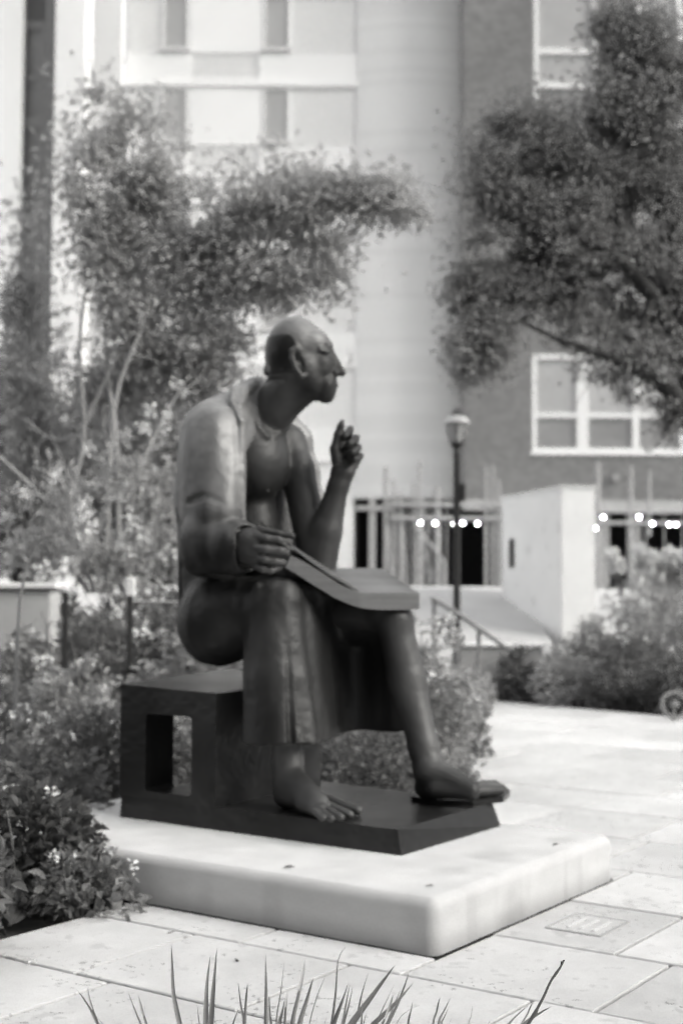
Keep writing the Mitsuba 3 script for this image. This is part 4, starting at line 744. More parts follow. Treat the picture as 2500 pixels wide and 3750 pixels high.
def pane_window(parent, x0, x1, z0, z1, y, transoms=(), mullions=(), fr=0.14, pane='mat_pane', frame='mat_frame', name='window'):
    """A window: frame bars round the opening, transoms (z centre, half height) and mullions (x0, x1), one pane per opening."""
    w = add(name, cat([box(x0, x0 + fr, y - 0.10, y + 0.1, z0, z1), box(x1 - fr, x1, y - 0.10, y + 0.1, z0, z1), box(x0 + fr, x1 - fr, y - 0.10, y + 0.1, z0, z0 + fr), box(x0 + fr, x1 - fr, y - 0.10, y + 0.1, z1 - fr, z1)]), frame, parent)
    add('sill', box(x0 - 0.08, x1 + 0.08, y - 0.16, y + 0.05, z0 - 0.09, z0 - 0.001), frame, w)
    xs = [x0 + fr] + [q for m_ in mullions for q in m_] + [x1 - fr]
    zs = [z0 + fr] + [q for t_ in transoms for q in (t_[0] - t_[1], t_[0] + t_[1])] + [z1 - fr]
    for m_ in mullions:
        add('mullion', box(m_[0], m_[1], y - 0.095, y + 0.1, z0 + fr, z1 - fr), frame, w)
    for i in range(0, len(xs), 2):
        for t_ in transoms:
            add('transom', box(xs[i], xs[i + 1], y - 0.085, y + 0.1, t_[0] - t_[1], t_[0] + t_[1]), frame, w)
        for j in range(0, len(zs), 2):
            add('pane', box(xs[i], xs[i + 1], y + 0.02, y + 0.05, zs[j], zs[j + 1]), pane if j else ('mat_pane' if len(zs) < 3 else 'mat_pane_dark'), w)
    return w

YF = 45.0
fac = root('panelled_building', 'white multi-storey building with pale panels, ribbed siding and narrow windows behind the trees', 'building')
add('wall', box(-7.35, 0.60, YF + 0.12, YF + 8, 4.1, 25.5), 'mat_panel', fac)
def boards(x0, x1, z0, z1, pitch=0.205, m_='mat_siding'):
    n = max(1, round((z1 - z0) / pitch)); p = (z1 - z0) / n
    for i in range(n):
        a = z0 + i * p
        prof = hull([(x, y, z) for x in (x0, x1) for y, z in ((YF + 0.119, a + 0.05), (YF + 0.119, a + p - 0.045), (YF + 0.075, a + 0.055), (YF + 0.085, a + p - 0.047))])
        add('siding_board', prof, m_, fac)
for k in range(6):
    zt = 5.5 + 3.16 * k
    add('trim_band', box(-7.36, 0.47, YF - 0.06, YF + 0.14, zt - 0.19, zt), 'mat_trim', fac)
    add('panel', box(-7.34, -5.14, YF + 0.03, YF + 0.121, zt + 0.03, zt + 0.93), 'mat_panel', fac)
    add('panel', box(-2.86, 0.44, YF + 0.03, YF + 0.121, zt + 0.03, zt + 0.93), 'mat_panel', fac)
    boards(-5.12, -2.88, zt + 0.03, zt + 0.93, m_='mat_siding_dim')
    add('panel', box(-5.14, -2.79, YF + 0.03, YF + 0.121, zt + 0.96, zt + 2.95), 'mat_panel', fac)
    boards(-7.34, -6.20, zt + 0.96, zt + 2.95)
    boards(-1.72, 0.44, zt + 0.96, zt + 2.95)
    for x0, x1 in ((-6.10, -5.24), (-2.69, -1.82)):
        w = add('window', cat([box(x0, x0 + 0.06, YF - 0.0, YF + 0.16, zt + 1.10, zt + 2.93), box(x1 - 0.06, x1, YF - 0.0, YF + 0.16, zt + 1.10, zt + 2.93), box(x0 + 0.06, x1 - 0.06, YF, YF + 0.16, zt + 2.87, zt + 2.93)]), 'mat_frame', fac)
        add('sill', box(x0 - 0.1, x1 + 0.1, YF - 0.1, YF + 0.16, zt + 1.02, zt + 1.099), 'mat_siding_dim', w)
        add('pane', box(x0 + 0.06, x1 - 0.06, YF + 0.07, YF + 0.118, zt + 1.10, zt + 2.87), 'mat_pane_blind', w)
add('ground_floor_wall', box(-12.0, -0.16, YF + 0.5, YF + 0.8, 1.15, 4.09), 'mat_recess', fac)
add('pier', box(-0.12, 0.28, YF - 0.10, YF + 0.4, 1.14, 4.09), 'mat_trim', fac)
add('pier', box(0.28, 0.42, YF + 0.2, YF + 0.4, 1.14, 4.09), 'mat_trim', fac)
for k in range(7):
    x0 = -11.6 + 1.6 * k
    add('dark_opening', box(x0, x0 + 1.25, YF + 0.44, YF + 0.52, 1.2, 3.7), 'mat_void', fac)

tower = root('brick_tower', 'tall pale rounded stair tower with fine horizontal courses, left of the dark brick building', 'building')
tx = np.linspace(0.44, 4.05, 15)
ty = YF - 0.40 * np.sin(np.pi * (tx - 0.44) / 3.61) ** 0.8
crs = random.Random(11)
zc = 4.12
while zc < 25.4:
    hc = 0.212
    o = crs.uniform(-0.006, 0.006)
    n = len(tx)
    vv, ff = [], []
    for q, dz in ((0, 0.0), (0, hc - 0.026)):
        vv += [[x, y + o, zc + dz] for x, y in zip(tx, ty)]
    vv += [[x, y + 0.25, zc] for x, y in zip(tx, ty)] + [[x, y + 0.25, zc + hc - 0.026] for x, y in zip(tx, ty)]
    for i in range(n - 1):
        for a, b, c, d in ((i, i + 1, n + i + 1, n + i), (n + i, n + i + 1, 3 * n + i + 1, 3 * n + i), (2 * n + i, 3 * n + i, 3 * n + i + 1, 2 * n + i + 1), (i, 2 * n + i, 2 * n + i + 1, i + 1)):
            ff += [[a, b, c], [a, c, d]]
    add('course', trimesh.Trimesh(vv, ff, process=False), f'mat_course_{crs.choice([0, 0, 1])}', tower, smooth=25)
    zc += hc
add('core', trimesh.creation.extrude_polygon(Polygon([(x, y + 0.018) for x, y in zip(tx, ty)] + [(4.04, 50), (0.45, 50)]), 21.4, engine='earcut').apply_translation([0, 0, 4.10]), 'mat_course_1', tower)

YB = 43.0
brick = root('brick_building', 'dark grey brick building with wide white-framed windows, behind the oak tree', 'building')
def wall_with_holes(x0, x1, z0, z1, holes, y0, y1):
    m_ = m3.Manifold.cube([x1 - x0, y1 - y0, z1 - z0]).translate([x0, y0, z0])
    for h in holes:
        m_ -= m3.Manifold.cube([h[1] - h[0], 4, h[3] - h[2]]).translate([h[0], y0 - 1, h[2]])
    return m_
wins = [(6.02, 12.2, 5.46, 8.58), (6.10, 8.10, 15.55, 22.0), (9.4, 12.2, 15.55, 22.0), (6.02, 12.2, 10.4, 13.5), (14.0, 18.5, 5.46, 8.58)]
add('wall', wall_with_holes(3.90, 24.0, 3.95, 25.5, wins, YB, YB + 0.4), 'mat_brick', brick)
add('return_wall', box(3.90, 4.2, YB + 0.4, YB + 8, 3.95, 25.5), 'mat_brick', brick)
add('backing', box(4.3, 24, YB + 0.6, YB + 0.7, 4, 25.4), 'mat_void', brick)
add('lintel', box(3.88, 24.0, YB - 0.05, YB + 0.42, 3.62, 3.94), 'mat_concrete', brick)
pane_window(brick, 6.02, 12.2, 5.46, 8.58, YB + 0.1, [(6.64, 0.075)], [(7.44, 7.80), (9.20, 9.40), (10.7, 10.95)])
pane_window(brick, 6.10, 8.10, 15.55, 22.0, YB + 0.1, [(17.3, 0.09), (18.42, 0.09), (20.6, 0.09)], [])
pane_window(brick, 9.4, 12.2, 15.55, 22.0, YB + 0.1, [(18.42, 0.09)], [(10.7, 10.9)])
pane_window(brick, 6.02, 12.2, 10.4, 13.5, YB + 0.1, [(11.6, 0.075)], [(7.44, 7.80), (9.20, 9.40), (10.7, 10.95)])
pane_window(brick, 14.0, 18.5, 5.46, 8.58, YB + 0.1, [(6.64, 0.075)], [(15.4, 15.7), (17.0, 17.2)])
vent = add('vent_cap', lathe([(0.001, -0.2), (0.10, -0.2), (0.13, -0.12), (0.13, 0.0), (0.001, 0.02)], 14, (0, 0, 0)).apply_transform(trimesh.transformations.rotation_matrix(math.pi / 2, [1, 0, 0])).apply_translation([8.62, YB - 0.15, 4.65]), 'mat_pale_metal', brick, smooth=30)

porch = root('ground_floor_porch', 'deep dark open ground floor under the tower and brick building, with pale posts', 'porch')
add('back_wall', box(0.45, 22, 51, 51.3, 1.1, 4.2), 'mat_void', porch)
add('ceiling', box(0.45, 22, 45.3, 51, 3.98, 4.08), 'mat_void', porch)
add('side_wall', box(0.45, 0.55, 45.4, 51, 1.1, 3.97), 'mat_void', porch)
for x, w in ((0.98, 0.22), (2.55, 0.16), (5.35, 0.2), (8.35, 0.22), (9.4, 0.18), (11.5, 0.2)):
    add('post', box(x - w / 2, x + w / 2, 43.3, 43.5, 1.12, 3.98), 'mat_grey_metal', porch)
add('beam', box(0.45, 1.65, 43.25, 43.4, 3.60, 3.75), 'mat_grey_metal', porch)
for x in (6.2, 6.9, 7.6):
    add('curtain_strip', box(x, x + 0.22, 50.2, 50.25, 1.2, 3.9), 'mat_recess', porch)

pil = root('white_building', 'tall white building at the left edge with a dark window bay between white piers', 'building')
add('wall', box(-16, -9.72, 40.4, 40.8, 0.9, 24), 'mat_white_wall', pil)
add('pier', bevel_box(-8.64, -7.72, 40.0, 41.2, 0.9, 24, 0.03), 'mat_white_wall', pil)
add('bay_wall', box(-11.0, -8.5, 41.3, 41.6, 0.9, 24), 'mat_recess', pil)
add('bay_return', box(-8.98, -8.74, 40.3, 41.3, 0.9, 24), 'mat_recess', pil)
add('side_wall', box(-8.6, -7.36, 44.4, 44.8, 0.9, 24), 'mat_white_wall', pil)
for k in range(3):
    za = 9.2 + 3.1 * k + (0.9 if k == 0 else 0)
    zb = 12.15 + 3.1 * k
    w = add('window', cat([box(-9.95, -9.85, 41.12, 41.3, za, zb), box(-9.28, -9.18, 41.12, 41.3, za, zb), box(-9.85, -9.28, 41.12, 41.3, za, za + 0.1), box(-9.85, -9.28, 41.12, 41.3, zb - 0.1, zb)]), 'mat_grey_metal', pil)
    add('pane', box(-9.85, -9.28, 41.2, 41.25, za + 0.1, zb - 0.1), 'mat_pane_dark', w)
    add('spandrel', box(-9.95, -9.18, 41.1, 41.3, zb + 0.005, zb + 0.145 if k else zb + 0.33), 'mat_grey_metal', pil)

# ---------------------------------------------------------------- terrace behind the beds, ramp, walls
def sheet(pts):
    return trimesh.Trimesh(pts, [[0, 1, 2], [0, 2, 3]], process=False)
prof = [(16.6, -0.055), (24.0, 1.15), (70.0, 1.15)]
tv = [[x, y, z] for y, z in prof for x in (-40, 40)]
tag(add('terrace', trimesh.Trimesh(tv, [[0, 1, 3], [0, 3, 2], [2, 3, 5], [2, 5, 4]], process=False), 'mat_concrete'), 'raised pale terrace in front of the buildings', 'terrace', kind='structure')
rp = [(0.55, 15.6, 0.0), (2.75, 15.6, 0.0), (2.75, 20.9, 1.20), (0.55, 20.9, 1.20), (2.75, 26.0, 1.22), (0.55, 26.0, 1.22)]
tag(add('ramp', trimesh.Trimesh(rp, [[0, 1, 2], [0, 2, 3], [3, 2, 4], [3, 4, 5]], process=False), 'mat_concrete'), 'pale concrete ramp climbing beside the free-standing white wall', 'ramp', kind='structure')
mnd = [(-14, 11.4), (-0.9, 11.4), (-0.2, 12.4), (0.2, 16.8), (-14, 16.8)]
mb = trimesh.creation.extrude_polygon(Polygon(mnd), 0.65, engine='earcut'); mb.apply_translation([0, 0, -0.05])
tag(add('raised_bed', mb, 'mat_soil'), 'raised planting bed with dark soil under the flowering trees', 'bed', kind='structure')
rw = add('low_wall', bevel_box(-12, -2.33, 11.0, 11.35, -0.05, 1.2, 0.015), 'mat_concrete')
tag(rw, 'low pale concrete wall holding up the raised bed at the left, behind the shrubs', 'wall')
add('coping', bevel_box(-12.05, -2.28, 10.95, 11.4, 1.201, 1.25, 0.01), 'mat_white_wall', rw)
fw = Polygon([(2.397, 20.4), (2.91, 18.0), (3.358, 18.06), (2.86, 20.5)])
ww = to_tri(m3.Manifold.extrude(m3.CrossSection([np.array(fw.exterior.coords[:-1])], m3.FillRule.NonZero), 2.6).translate([0, 0, -0.06]))
slot = hull([(x, y, z) for x, y in ((2.40, 20.05), (2.52, 20.08), (2.447, 19.83), (2.567, 19.86)) for z in (1.50, 1.93)])
ww = m3.Manifold(m3.Mesh(np.asarray(ww.vertices, np.float32), np.asarray(ww.faces, np.uint32))) - slot
wk = add('garden_wall', ww, 'mat_stucco')
tag(wk, 'free-standing stained white stucco wall beside the ramp, with a narrow dark slot', 'wall')
add('coping', trimesh.creation.extrude_polygon(fw.buffer(0.02, join_style=2), 0.03, engine='earcut').apply_translation([0, 0, 2.541]), 'mat_white_wall', wk)
add('slot_light', hull([(x, y, z) for x, y in ((2.46, 20.03), (2.50, 20.04), (2.505, 19.85), (2.545, 19.86)) for z in (1.51, 1.92)]), 'mat_void', wk)
lw2 = add('kerb_wall', bevel_box(1.30, 2.25, 15.25, 15.5, -0.05, 0.55, 0.012), 'mat_concrete')
tag(lw2, 'short low concrete wall at the foot of the ramp, left of the right-hand shrubs', 'wall')
add('coping', bevel_box(1.27, 2.28, 15.22, 15.53, 0.56, 0.60, 0.008), 'mat_white_wall', lw2)

hr = root('ramp_handrail', 'sloping grey metal handrail with a post at the foot of the ramp', 'railing')
add('rail', tube([(1.00, 15.02, 1.10), (1.256, 14.8, 0.944), (1.73, 14.4, 0.60), (1.80, 14.38, 0.585)], 0.028, 8), 'mat_grey_metal', hr, smooth=40)
add('post', tube([(1.47, 14.62, -0.05), (1.47, 14.62, 0.78)], 0.024, 8), 'mat_grey_metal', hr, smooth=40)
add('post', tube([(1.02, 15.0, -0.05), (1.02, 15.0, 1.07)], 0.024, 8), 'mat_grey_metal', hr, smooth=40)

sr = root('white_stair_rail', 'pale metal stair railing with slanted bars in front of the dark porch', 'railing')
for pts, r in (([(1.62, 30, 1.13), (1.62, 30, 2.55), (2.00, 29.6, 2.05)], .045), ([(2.00, 29.6, 2.05), (2.22, 29.4, 1.72)], .045), ([(2.22, 29.4, 1.14), (2.22, 29.4, 1.72)], .04), ([(1.90, 29.7, 1.14), (1.90, 29.7, 2.18)], .03), ([(1.62, 30, 1.6), (2.22, 29.4, 1.45)], .025)):
    add('bar', tube(pts, r, 7), 'mat_pale_metal', sr, smooth=40)
pg = root('pole_frame', 'pale metal frame of tall poles and braces in front of the dark porch', 'frame')
for x, z0, z1, r in ((1.20, 1.12, 4.45, .055), (1.42, 1.12, 4.1, .04), (1.60, 1.12, 3.75, .045), (1.98, 1.12, 4.0, .05), (2.12, 1.12, 4.6, .045), (2.62, 1.12, 3.9, .07), (3.92, 1.12, 4.5, .05), (4.10, 1.12, 4.5, .05), (4.26, 1.12, 4.1, .06), (6.95, 1.12, 4.6, .09), (7.85, 1.12, 4.5, .07), (8.35, 2.6, 4.4, .05)) + tuple((1.15 + 0.17 * i, 1.12, 3.55 + 0.12 * (i % 3), 0.018) for i in range(11)) + tuple((6.75 + 0.5 * i, 1.12, 3.3, 0.018) for i in range(7)):
    add('pole', tube([(x, 37.0, z0), (x, 37.0, z1)], r, 8), 'mat_pale_metal', pg, smooth=40)
for a, b, r in (((1.98, 37.1, 3.2), (2.50, 37.1, 1.3), .045), ((2.5, 37.15, 3.2), (1.95, 37.15, 1.2), .04), ((1.2, 37, 3.3), (1.38, 37, 1.2), .05), ((1.65, 37.05, 3.1), (1.75, 37.05, 1.2), .05)):
    add('brace', tube([a, b], r, 7), 'mat_pale_metal', pg, smooth=40)
for x0, x1, z, r in ((1.15, 4.35, 3.42, .06), (1.30, 4.30, 3.05, .06), (6.7, 11.0, 3.25, .05), (6.9, 11.0, 2.95, .05)):
    add('crossbar', tube([(x0, 36.9, z), (x1, 36.9, z)], r, 8), 'mat_pale_metal', pg, smooth=40)
fence = root('garden_fence', 'thin dark metal fence with posts and rails among the shrubs left of the statue', 'fence')
for x, z0, z1 in ((-1.81, 0.0, 1.19), (-1.385, 0.0, 1.16), (-1.00, 0.0, 1.15)):
    add('post', tube([(x, 9.0, z0), (x, 9.0, z1)], 0.018, 7), 'mat_black_metal', fence, smooth=40)
add('rail', tube([(-1.36, 9.0, 1.13), (-1.0, 9.0, 1.125)], 0.010, 7), 'mat_grey_metal', fence, smooth=40)
add('post_cap', bevel_box(-1.415, -1.355, 8.97, 9.03, 1.161, 1.285, 0.008), 'mat_frame', fence)

# lamp post
lp = root('lamp_post', 'black lamp post with a hooded lantern in front of the pale tower', 'street lamp')
LX, LY = 1.352, 16.0
add('post', lathe([(0.001, -0.05), (0.10, -0.05), (0.10, 0.25), (0.06, 0.38), (0.042, 0.5), (0.043, 1.6), (0.040, 2.74), (0.05, 2.78), (0.03, 2.84), (0.001, 2.85)], 16, (LX, LY, 0)), 'mat_black_metal', lp, smooth=35)
lan = add('lantern', lathe([(0.001, 2.845), (0.05, 2.85), (0.075, 2.90), (0.085, 2.92), (0.001, 2.93)], 16, (LX, LY, 0)), 'mat_black_metal', lp, smooth=35)
add('glass', lathe([(0.08, 2.921), (0.118, 3.10), (0.122, 3.14)], 16, (LX, LY, 0)), 'mat_lantern_glass', lan, smooth=35)
for k in range(6):
    a = k * math.pi / 3 + 0.3
    add('rib', tube([(LX + 0.086 * math.cos(a), LY + 0.086 * math.sin(a), 2.92), (LX + 0.13 * math.cos(a), LY + 0.13 * math.sin(a), 3.145)], 0.009, 6), 'mat_black_metal', lan)
add('dome', lathe([(0.125, 3.145), (0.155, 3.148), (0.15, 3.17), (0.12, 3.215), (0.085, 3.24)], 20, (LX, LY, 0)), 'mat_lantern_glass', lan, smooth=35)
add('cap', lathe([(0.088, 3.238), (0.09, 3.25), (0.06, 3.28), (0.02, 3.32), (0.001, 3.335)], 20, (LX, LY, 0)), 'mat_black_metal', lan, smooth=35)
add('bracket', bevel_box(LX + 0.03, LX + 0.10, LY - 0.04, LY + 0.04, 2.23, 2.44, 0.008), 'mat_black_metal', lp)

# string lights: the cable and each glowing bulb
scene['mat_bulb'] = {'type': 'diffuse', 'reflectance': grey(0.8)}
ORD = ['first', 'second', 'third', 'fourth', 'fifth', 'sixth', 'seventh', 'eighth', 'ninth', 'tenth', 'eleventh']
bulb = trimesh.creation.icosphere(subdivisions=2, radius=0.036)
bm = mikit.ply(bulb, 'mat_bulb', smooth=True)
for i, b in enumerate(BULBS):
    k = key_for('light_bulb')
    scene[k] = {**bm, 'to_world': T().translate(b), 'emitter': {'type': 'area', 'radiance': grey(16.0)}}
    tag(k, f'glowing round bulb, {ORD[i]} from the left along the string lights', 'light bulb', 'bulbs of the string lights')
cb = []
for seg in (BULBS[:5], BULBS[5:]):
    pts = [(seg[0][0] - 0.9, 36, seg[0][2] + 0.55)] + [(b[0], 36, b[2] + 0.10 + 0.02 * (j % 2)) for j, b in enumerate(seg)] + [(seg[-1][0] + 0.9, 36, seg[-1][2] + 0.5)]
    cb.append(tube(pts, 0.009, 5))
tag(add('light_cable', cat(cb), 'mat_black_metal'), 'thin dark cable of the string lights slung across the porch', 'cable')

# ---------------------------------------------------------------- plants
def leaf_mesh(pos, dirs, length, width, rng, fold=0.25, droop=0.0, six=False, upw=0.7):
    n = len(pos)
    d = dirs / (np.linalg.norm(dirs, axis=1, keepdims=True) + 1e-9)
    upv = np.array([0, 0, 1.0]) * upw + rng.normal(0, 0.55, (n, 3))
    s = np.cross(d, upv); s /= np.linalg.norm(s, axis=1, keepdims=True) + 1e-9
    nn = np.cross(s, d)
    L = np.asarray(length).reshape(-1, 1); W = np.asarray(width).reshape(-1, 1)
    base = pos
    tip = pos + d * L - nn * L * droop
    mid = pos + d * L * 0.45
    if not six:
        v = np.stack([base, mid + s * W / 2 + nn * W * fold, tip, mid - s * W / 2 + nn * W * fold], 1).reshape(-1, 3)
        o = np.arange(n)[:, None] * 4
        f = np.vstack([o + [0, 1, 2], o + [0, 2, 3]])
    else:
        m1, m2 = pos + d * L * 0.30, pos + d * L * 0.68 - nn * L * droop * 0.4
        v = np.stack([base, m1 + s * W * 0.46 + nn * W * fold, m2 + s * W * 0.38 + nn * W * fold, tip, m2 - s * W * 0.38 + nn * W * fold, m1 - s * W * 0.46 + nn * W * fold, m1, m2], 1).reshape(-1, 3)
        o = np.arange(n)[:, None] * 8
        f = np.vstack([o + q for q in ([0, 1, 6], [0, 6, 5], [1, 2, 7], [1, 7, 6], [6, 7, 4], [6, 4, 5], [2, 3, 7], [7, 3, 4])])
    return trimesh.Trimesh(v, f, process=False)

def in_cluster(c, rx, rz, n, rng, ry=None, soft=1.0):
    u = rng.normal(size=(n, 3)); u /= np.linalg.norm(u, axis=1, keepdims=True)
    r = soft * rng.random((n, 1)) ** 0.55 + (1 - soft) * np.abs(rng.normal(0, 0.62, (n, 1)))
    return np.asarray(c) + u * r * np.array([rx, ry or (rx + rz) / 2, rz])

def crown_points(clusters, dens, rng, freq, thr, depth=1.0, maxd=1.0):
    P_, D_ = [], []
    for x, y, z, rx, rz, w in clusters:
        ry = min(maxd, (rx + rz) / 2 * depth)
        n = int(dens * w * rx * ry * rz * 4.19)
        p = in_cluster((x, y, z), rx * 1.12, rz * 1.12, n, rng, ry, soft=0.35)
        nz = meshkit.fbm(p * freq, 3, 5) * 0.6 + meshkit.fbm(p * freq * 3.1, 2, 9) * 0.4
        keep = nz > thr + 0.10 * (1 - w) + rng.normal(0, 0.03, len(p))
        p = p[keep]
        d = (p - [x, y, z]) / np.array([rx, ry, rz])
        P_.append(p); D_.append(d * 0.8 + rng.normal(0, 0.6, p.shape) + [0, 0, -0.15])
    return np.vstack(P_), np.vstack(D_)

def tree(name, label, cat_, limbs, clusters, leaf, dens, size, bark, seed, freq=3.0, thr=0.42, sides=8, twigs=2, depth=1.0, group=None):
    rng = np.random.default_rng(seed)
    r = root(name, label, cat_, group)
    paths = [smooth_path(l, 14) for l in limbs]
    add('trunk', tube(paths[0][:, :3], paths[0][:, 3], sides), bark, r, smooth=45)
    for p in paths[1:]:
        add('limb', tube(p[:, :3], p[:, 3], sides), bark, r, smooth=45)
    nodes = np.vstack([p[2:] for p in paths])
    tw = []
    for x, y, z, rx, rz, w in clusters:
        if w < 0.1:
            k_ = 1
        else:
            k_ = twigs
        for _ in range(k_):
            e = np.array([x, y, z]) + rng.normal(0, 0.45, 3) * [rx, rx * 0.6, rz]
            j = np.argmin(((nodes[:, :3] - e) ** 2).sum(1) + rng.random(len(nodes)) * 0.12)
            a = nodes[j]
            if np.linalg.norm(a[:3] - e) > 0.75:
                continue
            m_ = (a[:3] + e) / 2 + rng.normal(0, 0.06, 3)
            r0 = min(a[3] * 0.55, 0.012)
            tw.append(tube(smooth_path([a[:3], m_, e], 6), np.linspace(r0, 0.003, 6), 5, cap=False))
            for _ in range(3):
                q = (m_ + e) / 2
                e2 = e + rng.normal(0, 0.5, 3) * [rx, rx * 0.6, rz]
                tw.append(tube(smooth_path([q, (q + e2) / 2 + rng.normal(0, 0.04, 3), e2], 5), np.linspace(r0 * 0.6, 0.002, 5), 4, cap=False))
    tag(add('twigs', cat(tw), bark, r, smooth=True), kind='stuff')
    p, d = crown_points(clusters, dens, rng, freq, thr, depth)
    L = size * rng.uniform(0.65, 1.25, len(p))
    tag(add('crown', leaf_mesh(p, d, L, L * 0.5, rng, six=False), leaf, r), kind='stuff')
    return r, len(p)

total = 0
near_ft = [c for c in FT_CROWN if c[1] < 13.02 or True]
left = [c for c in FT_CROWN if c[0] < -2.15 and c[1] > 12.7]
arch = [c for c in FT_CROWN if c[1] < 12.41]
mid = [c for c in FT_CROWN if c not in left and c not in arch]
tops = [c for c in mid if c[5] <= 0.04]
t1, n = tree('flowering_tree', 'multi-stemmed pale-barked tree with feathery leaves and pale blossom, directly behind the statue\'s back', 'tree', [FT_LIMBS[0], FT_LIMBS[1], FT_LIMBS[2], FT_LIMBS[3], FT_LIMBS[4], FT_LIMBS[5], FT_LIMBS[6]], mid, 'mat_leaf_tree', 9300, 0.085, 'mat_bark_pale', 21); total += n
t2, n = tree('flowering_tree', 'arching tree whose leafy branch reaches right above the statue\'s head', 'tree', [FT_LIMBS[7], FT_LIMBS[8], FT_LIMBS[9]], arch, 'mat_leaf_tree', 10000, 0.085, 'mat_bark_pale', 22); total += n
t3, n = tree('flowering_tree', 'leafy tree at the left edge in front of the white building', 'tree', [FT_LIMBS[10], FT_LIMBS[11]], left, 'mat_leaf_tree', 7600, 0.085, 'mat_bark_pale', 23); total += n
BT_LIMBS, BT_CROWN = BACK_LIMBS, BACK_CROWN
for i, (lb, lo_, cr_) in enumerate(zip(('dark dense tree in the shade behind the pale stems', 'dark tree far left, low in front of the white building'), BACK_LIMBS, BACK_CROWN)):
    tree('background_tree', lb, 'tree', lo_, cr_, 'mat_leaf_oak', 4200, 0.10, 'mat_bark_dark', 41 + i, freq=1.8, thr=0.40, twigs=2)
frng = np.random.default_rng(77)
def blossom(c, r, rng, n=26, s=0.6):
    p = in_cluster(c, r, r, n, rng)
    L = r * s * rng.uniform(0.7, 1.3, n)
    return leaf_mesh(p, p - np.asarray(c) + rng.normal(0, r * 0.4, p.shape), L, L * 0.9, rng, six=False)
for b in FT_FLOWERS:
    add('blossom', blossom(b[:3], b[3], frng), 'mat_petal', t3 if (b[0] < -2.2 and b[2] > 2.5) else t1)
t4, n = tree('oak_tree', 'large dark-limbed oak tree with small leaves filling the upper right', 'tree', OAK_LIMBS, OAK_CROWN, 'mat_leaf_oak', 16500, 0.066, 'mat_bark_dark', 31, freq=2.6, thr=0.435, sides=10, twigs=3); total += n

def shrub(name, label, c, rx, rz, seed, leaf='mat_leaf_shrub', n=1600, L=0.055, flowers=0, fr=0.02, ry=None, big=0, stems=9, group=None, W=0.62, kind_label='shrub', base=0.0):
    rng = np.random.default_rng(seed)
    r = root(name, label, kind_label, group)
    c = np.array(c, float)
    ry = ry or rx
    st, sp = [], []
    for k in range(stems):
        a = rng.uniform(0, 2 * math.pi); q = rng.random() ** 0.5
        e = np.array([c[0] + math.cos(a) * rx * q, c[1] + math.sin(a) * ry * q, base + rz * (1.0 - 0.45 * q * q) * rng.uniform(0.75, 1.05)])
        b0 = np.array([c[0] + (e[0] - c[0]) * 0.35, c[1] + (e[1] - c[1]) * 0.35, base - 0.06])
        p = smooth_path([b0, (b0 + e) / 2 + [0, 0, 0.12 * rz] + rng.normal(0, 0.03, 3), e], 7)
        st.append(tube(p, np.linspace(0.007, 0.003, 7), 5, cap=False)); sp.append(e)
    add('stems', cat(st), 'mat_stem', r, smooth=True)
    tag(r + '__stems', kind='stuff')
    pts = []
    while sum(map(len, pts)) < n:
        u = rng.normal(size=(n, 3)); u /= np.linalg.norm(u, axis=1, keepdims=True)
        u[:, 2] = np.abs(u[:, 2]) * 1.0
        q = u * (rng.random((n, 1)) ** 0.33) * np.array([rx, ry, rz]) + [c[0], c[1], base]
        lump = meshkit.fbm(q * (1.6 / max(rx, 0.2)) + seed, 3, seed)
        rad = np.linalg.norm((q - [c[0], c[1], base]) / [rx, ry, rz], axis=1)
        pts.append(q[lump > 0.30 + 0.30 * rad ** 2])
    p = np.vstack(pts)[:n]
    p[:, 2] = np.maximum(p[:, 2], base + 0.015)
    d = (p - [c[0], c[1], base + rz * 0.3]) / np.array([rx, ry, rz]) + rng.normal(0, 0.6, p.shape)
    ls_ = L * rng.uniform(0.6, 1.3, n)
    tag(add('foliage', leaf_mesh(p, d, ls_, ls_ * W, rng, six=L > 0.05, droop=0.15), leaf, r), kind='stuff')
    rad = np.linalg.norm((p - [c[0], c[1], base]) / [rx, ry, rz], axis=1)
    if big:
        cam = np.array([0, 0, EYE]) - c; cam /= np.linalg.norm(cam)
        score = ((p - c) @ cam) + 0.2 * rad
        for j in np.argsort(-score)[:big * 3:3]:
            l_ = L * 1.15 * rng.uniform(0.9, 1.35)
            add('leaf', leaf_mesh(p[j:j + 1] + cam * 0.02, d[j:j + 1] + cam * 0.3, [l_], [l_ * W], rng, six=True, droop=0.2), leaf, r)
    if flowers:
        top = np.argsort(-(p[:, 2] / rz + rad + rng.random(n) * 0.9))[:flowers * 4]
        for j in rng.choice(top, flowers, replace=False):
            add('flower', blossom(p[j] + [0, 0, 0.02], fr * rng.uniform(0.8, 1.3), rng, 14, 1.0), 'mat_petal', r)
    return r
# left bed, front row to back
shrub('shrub', 'leafy dark shrub spilling onto the paving at the lower left edge', (-1.55, 4.72, 0), 0.52, 0.46, 101, leaf='mat_leaf_dark', n=1700, L=0.062, flowers=4, big=90)
shrub('shrub', 'leafy shrub with small pale flowers against the near left end of the plinth', (-1.32, 5.52, 0), 0.40, 0.50, 102, leaf='mat_leaf_dark', n=1700, L=0.056, flowers=14, fr=0.02, big=110)
shrub('shrub', 'low leafy sprigs leaning on the left corner of the plinth', (-0.98, 5.28, 0), 0.24, 0.24, 103, n=420, L=0.046, flowers=5, fr=0.018, big=20)
shrub('shrub', 'flowering shrub at the left edge behind the front row', (-1.95, 5.7, 0), 0.5, 0.74, 104, n=1600, L=0.056, flowers=12)
shrub('shrub', 'mid-green shrub left of the bronze stool', (-1.52, 6.5, 0), 0.46, 0.66, 105, n=1500, L=0.055, flowers=10)
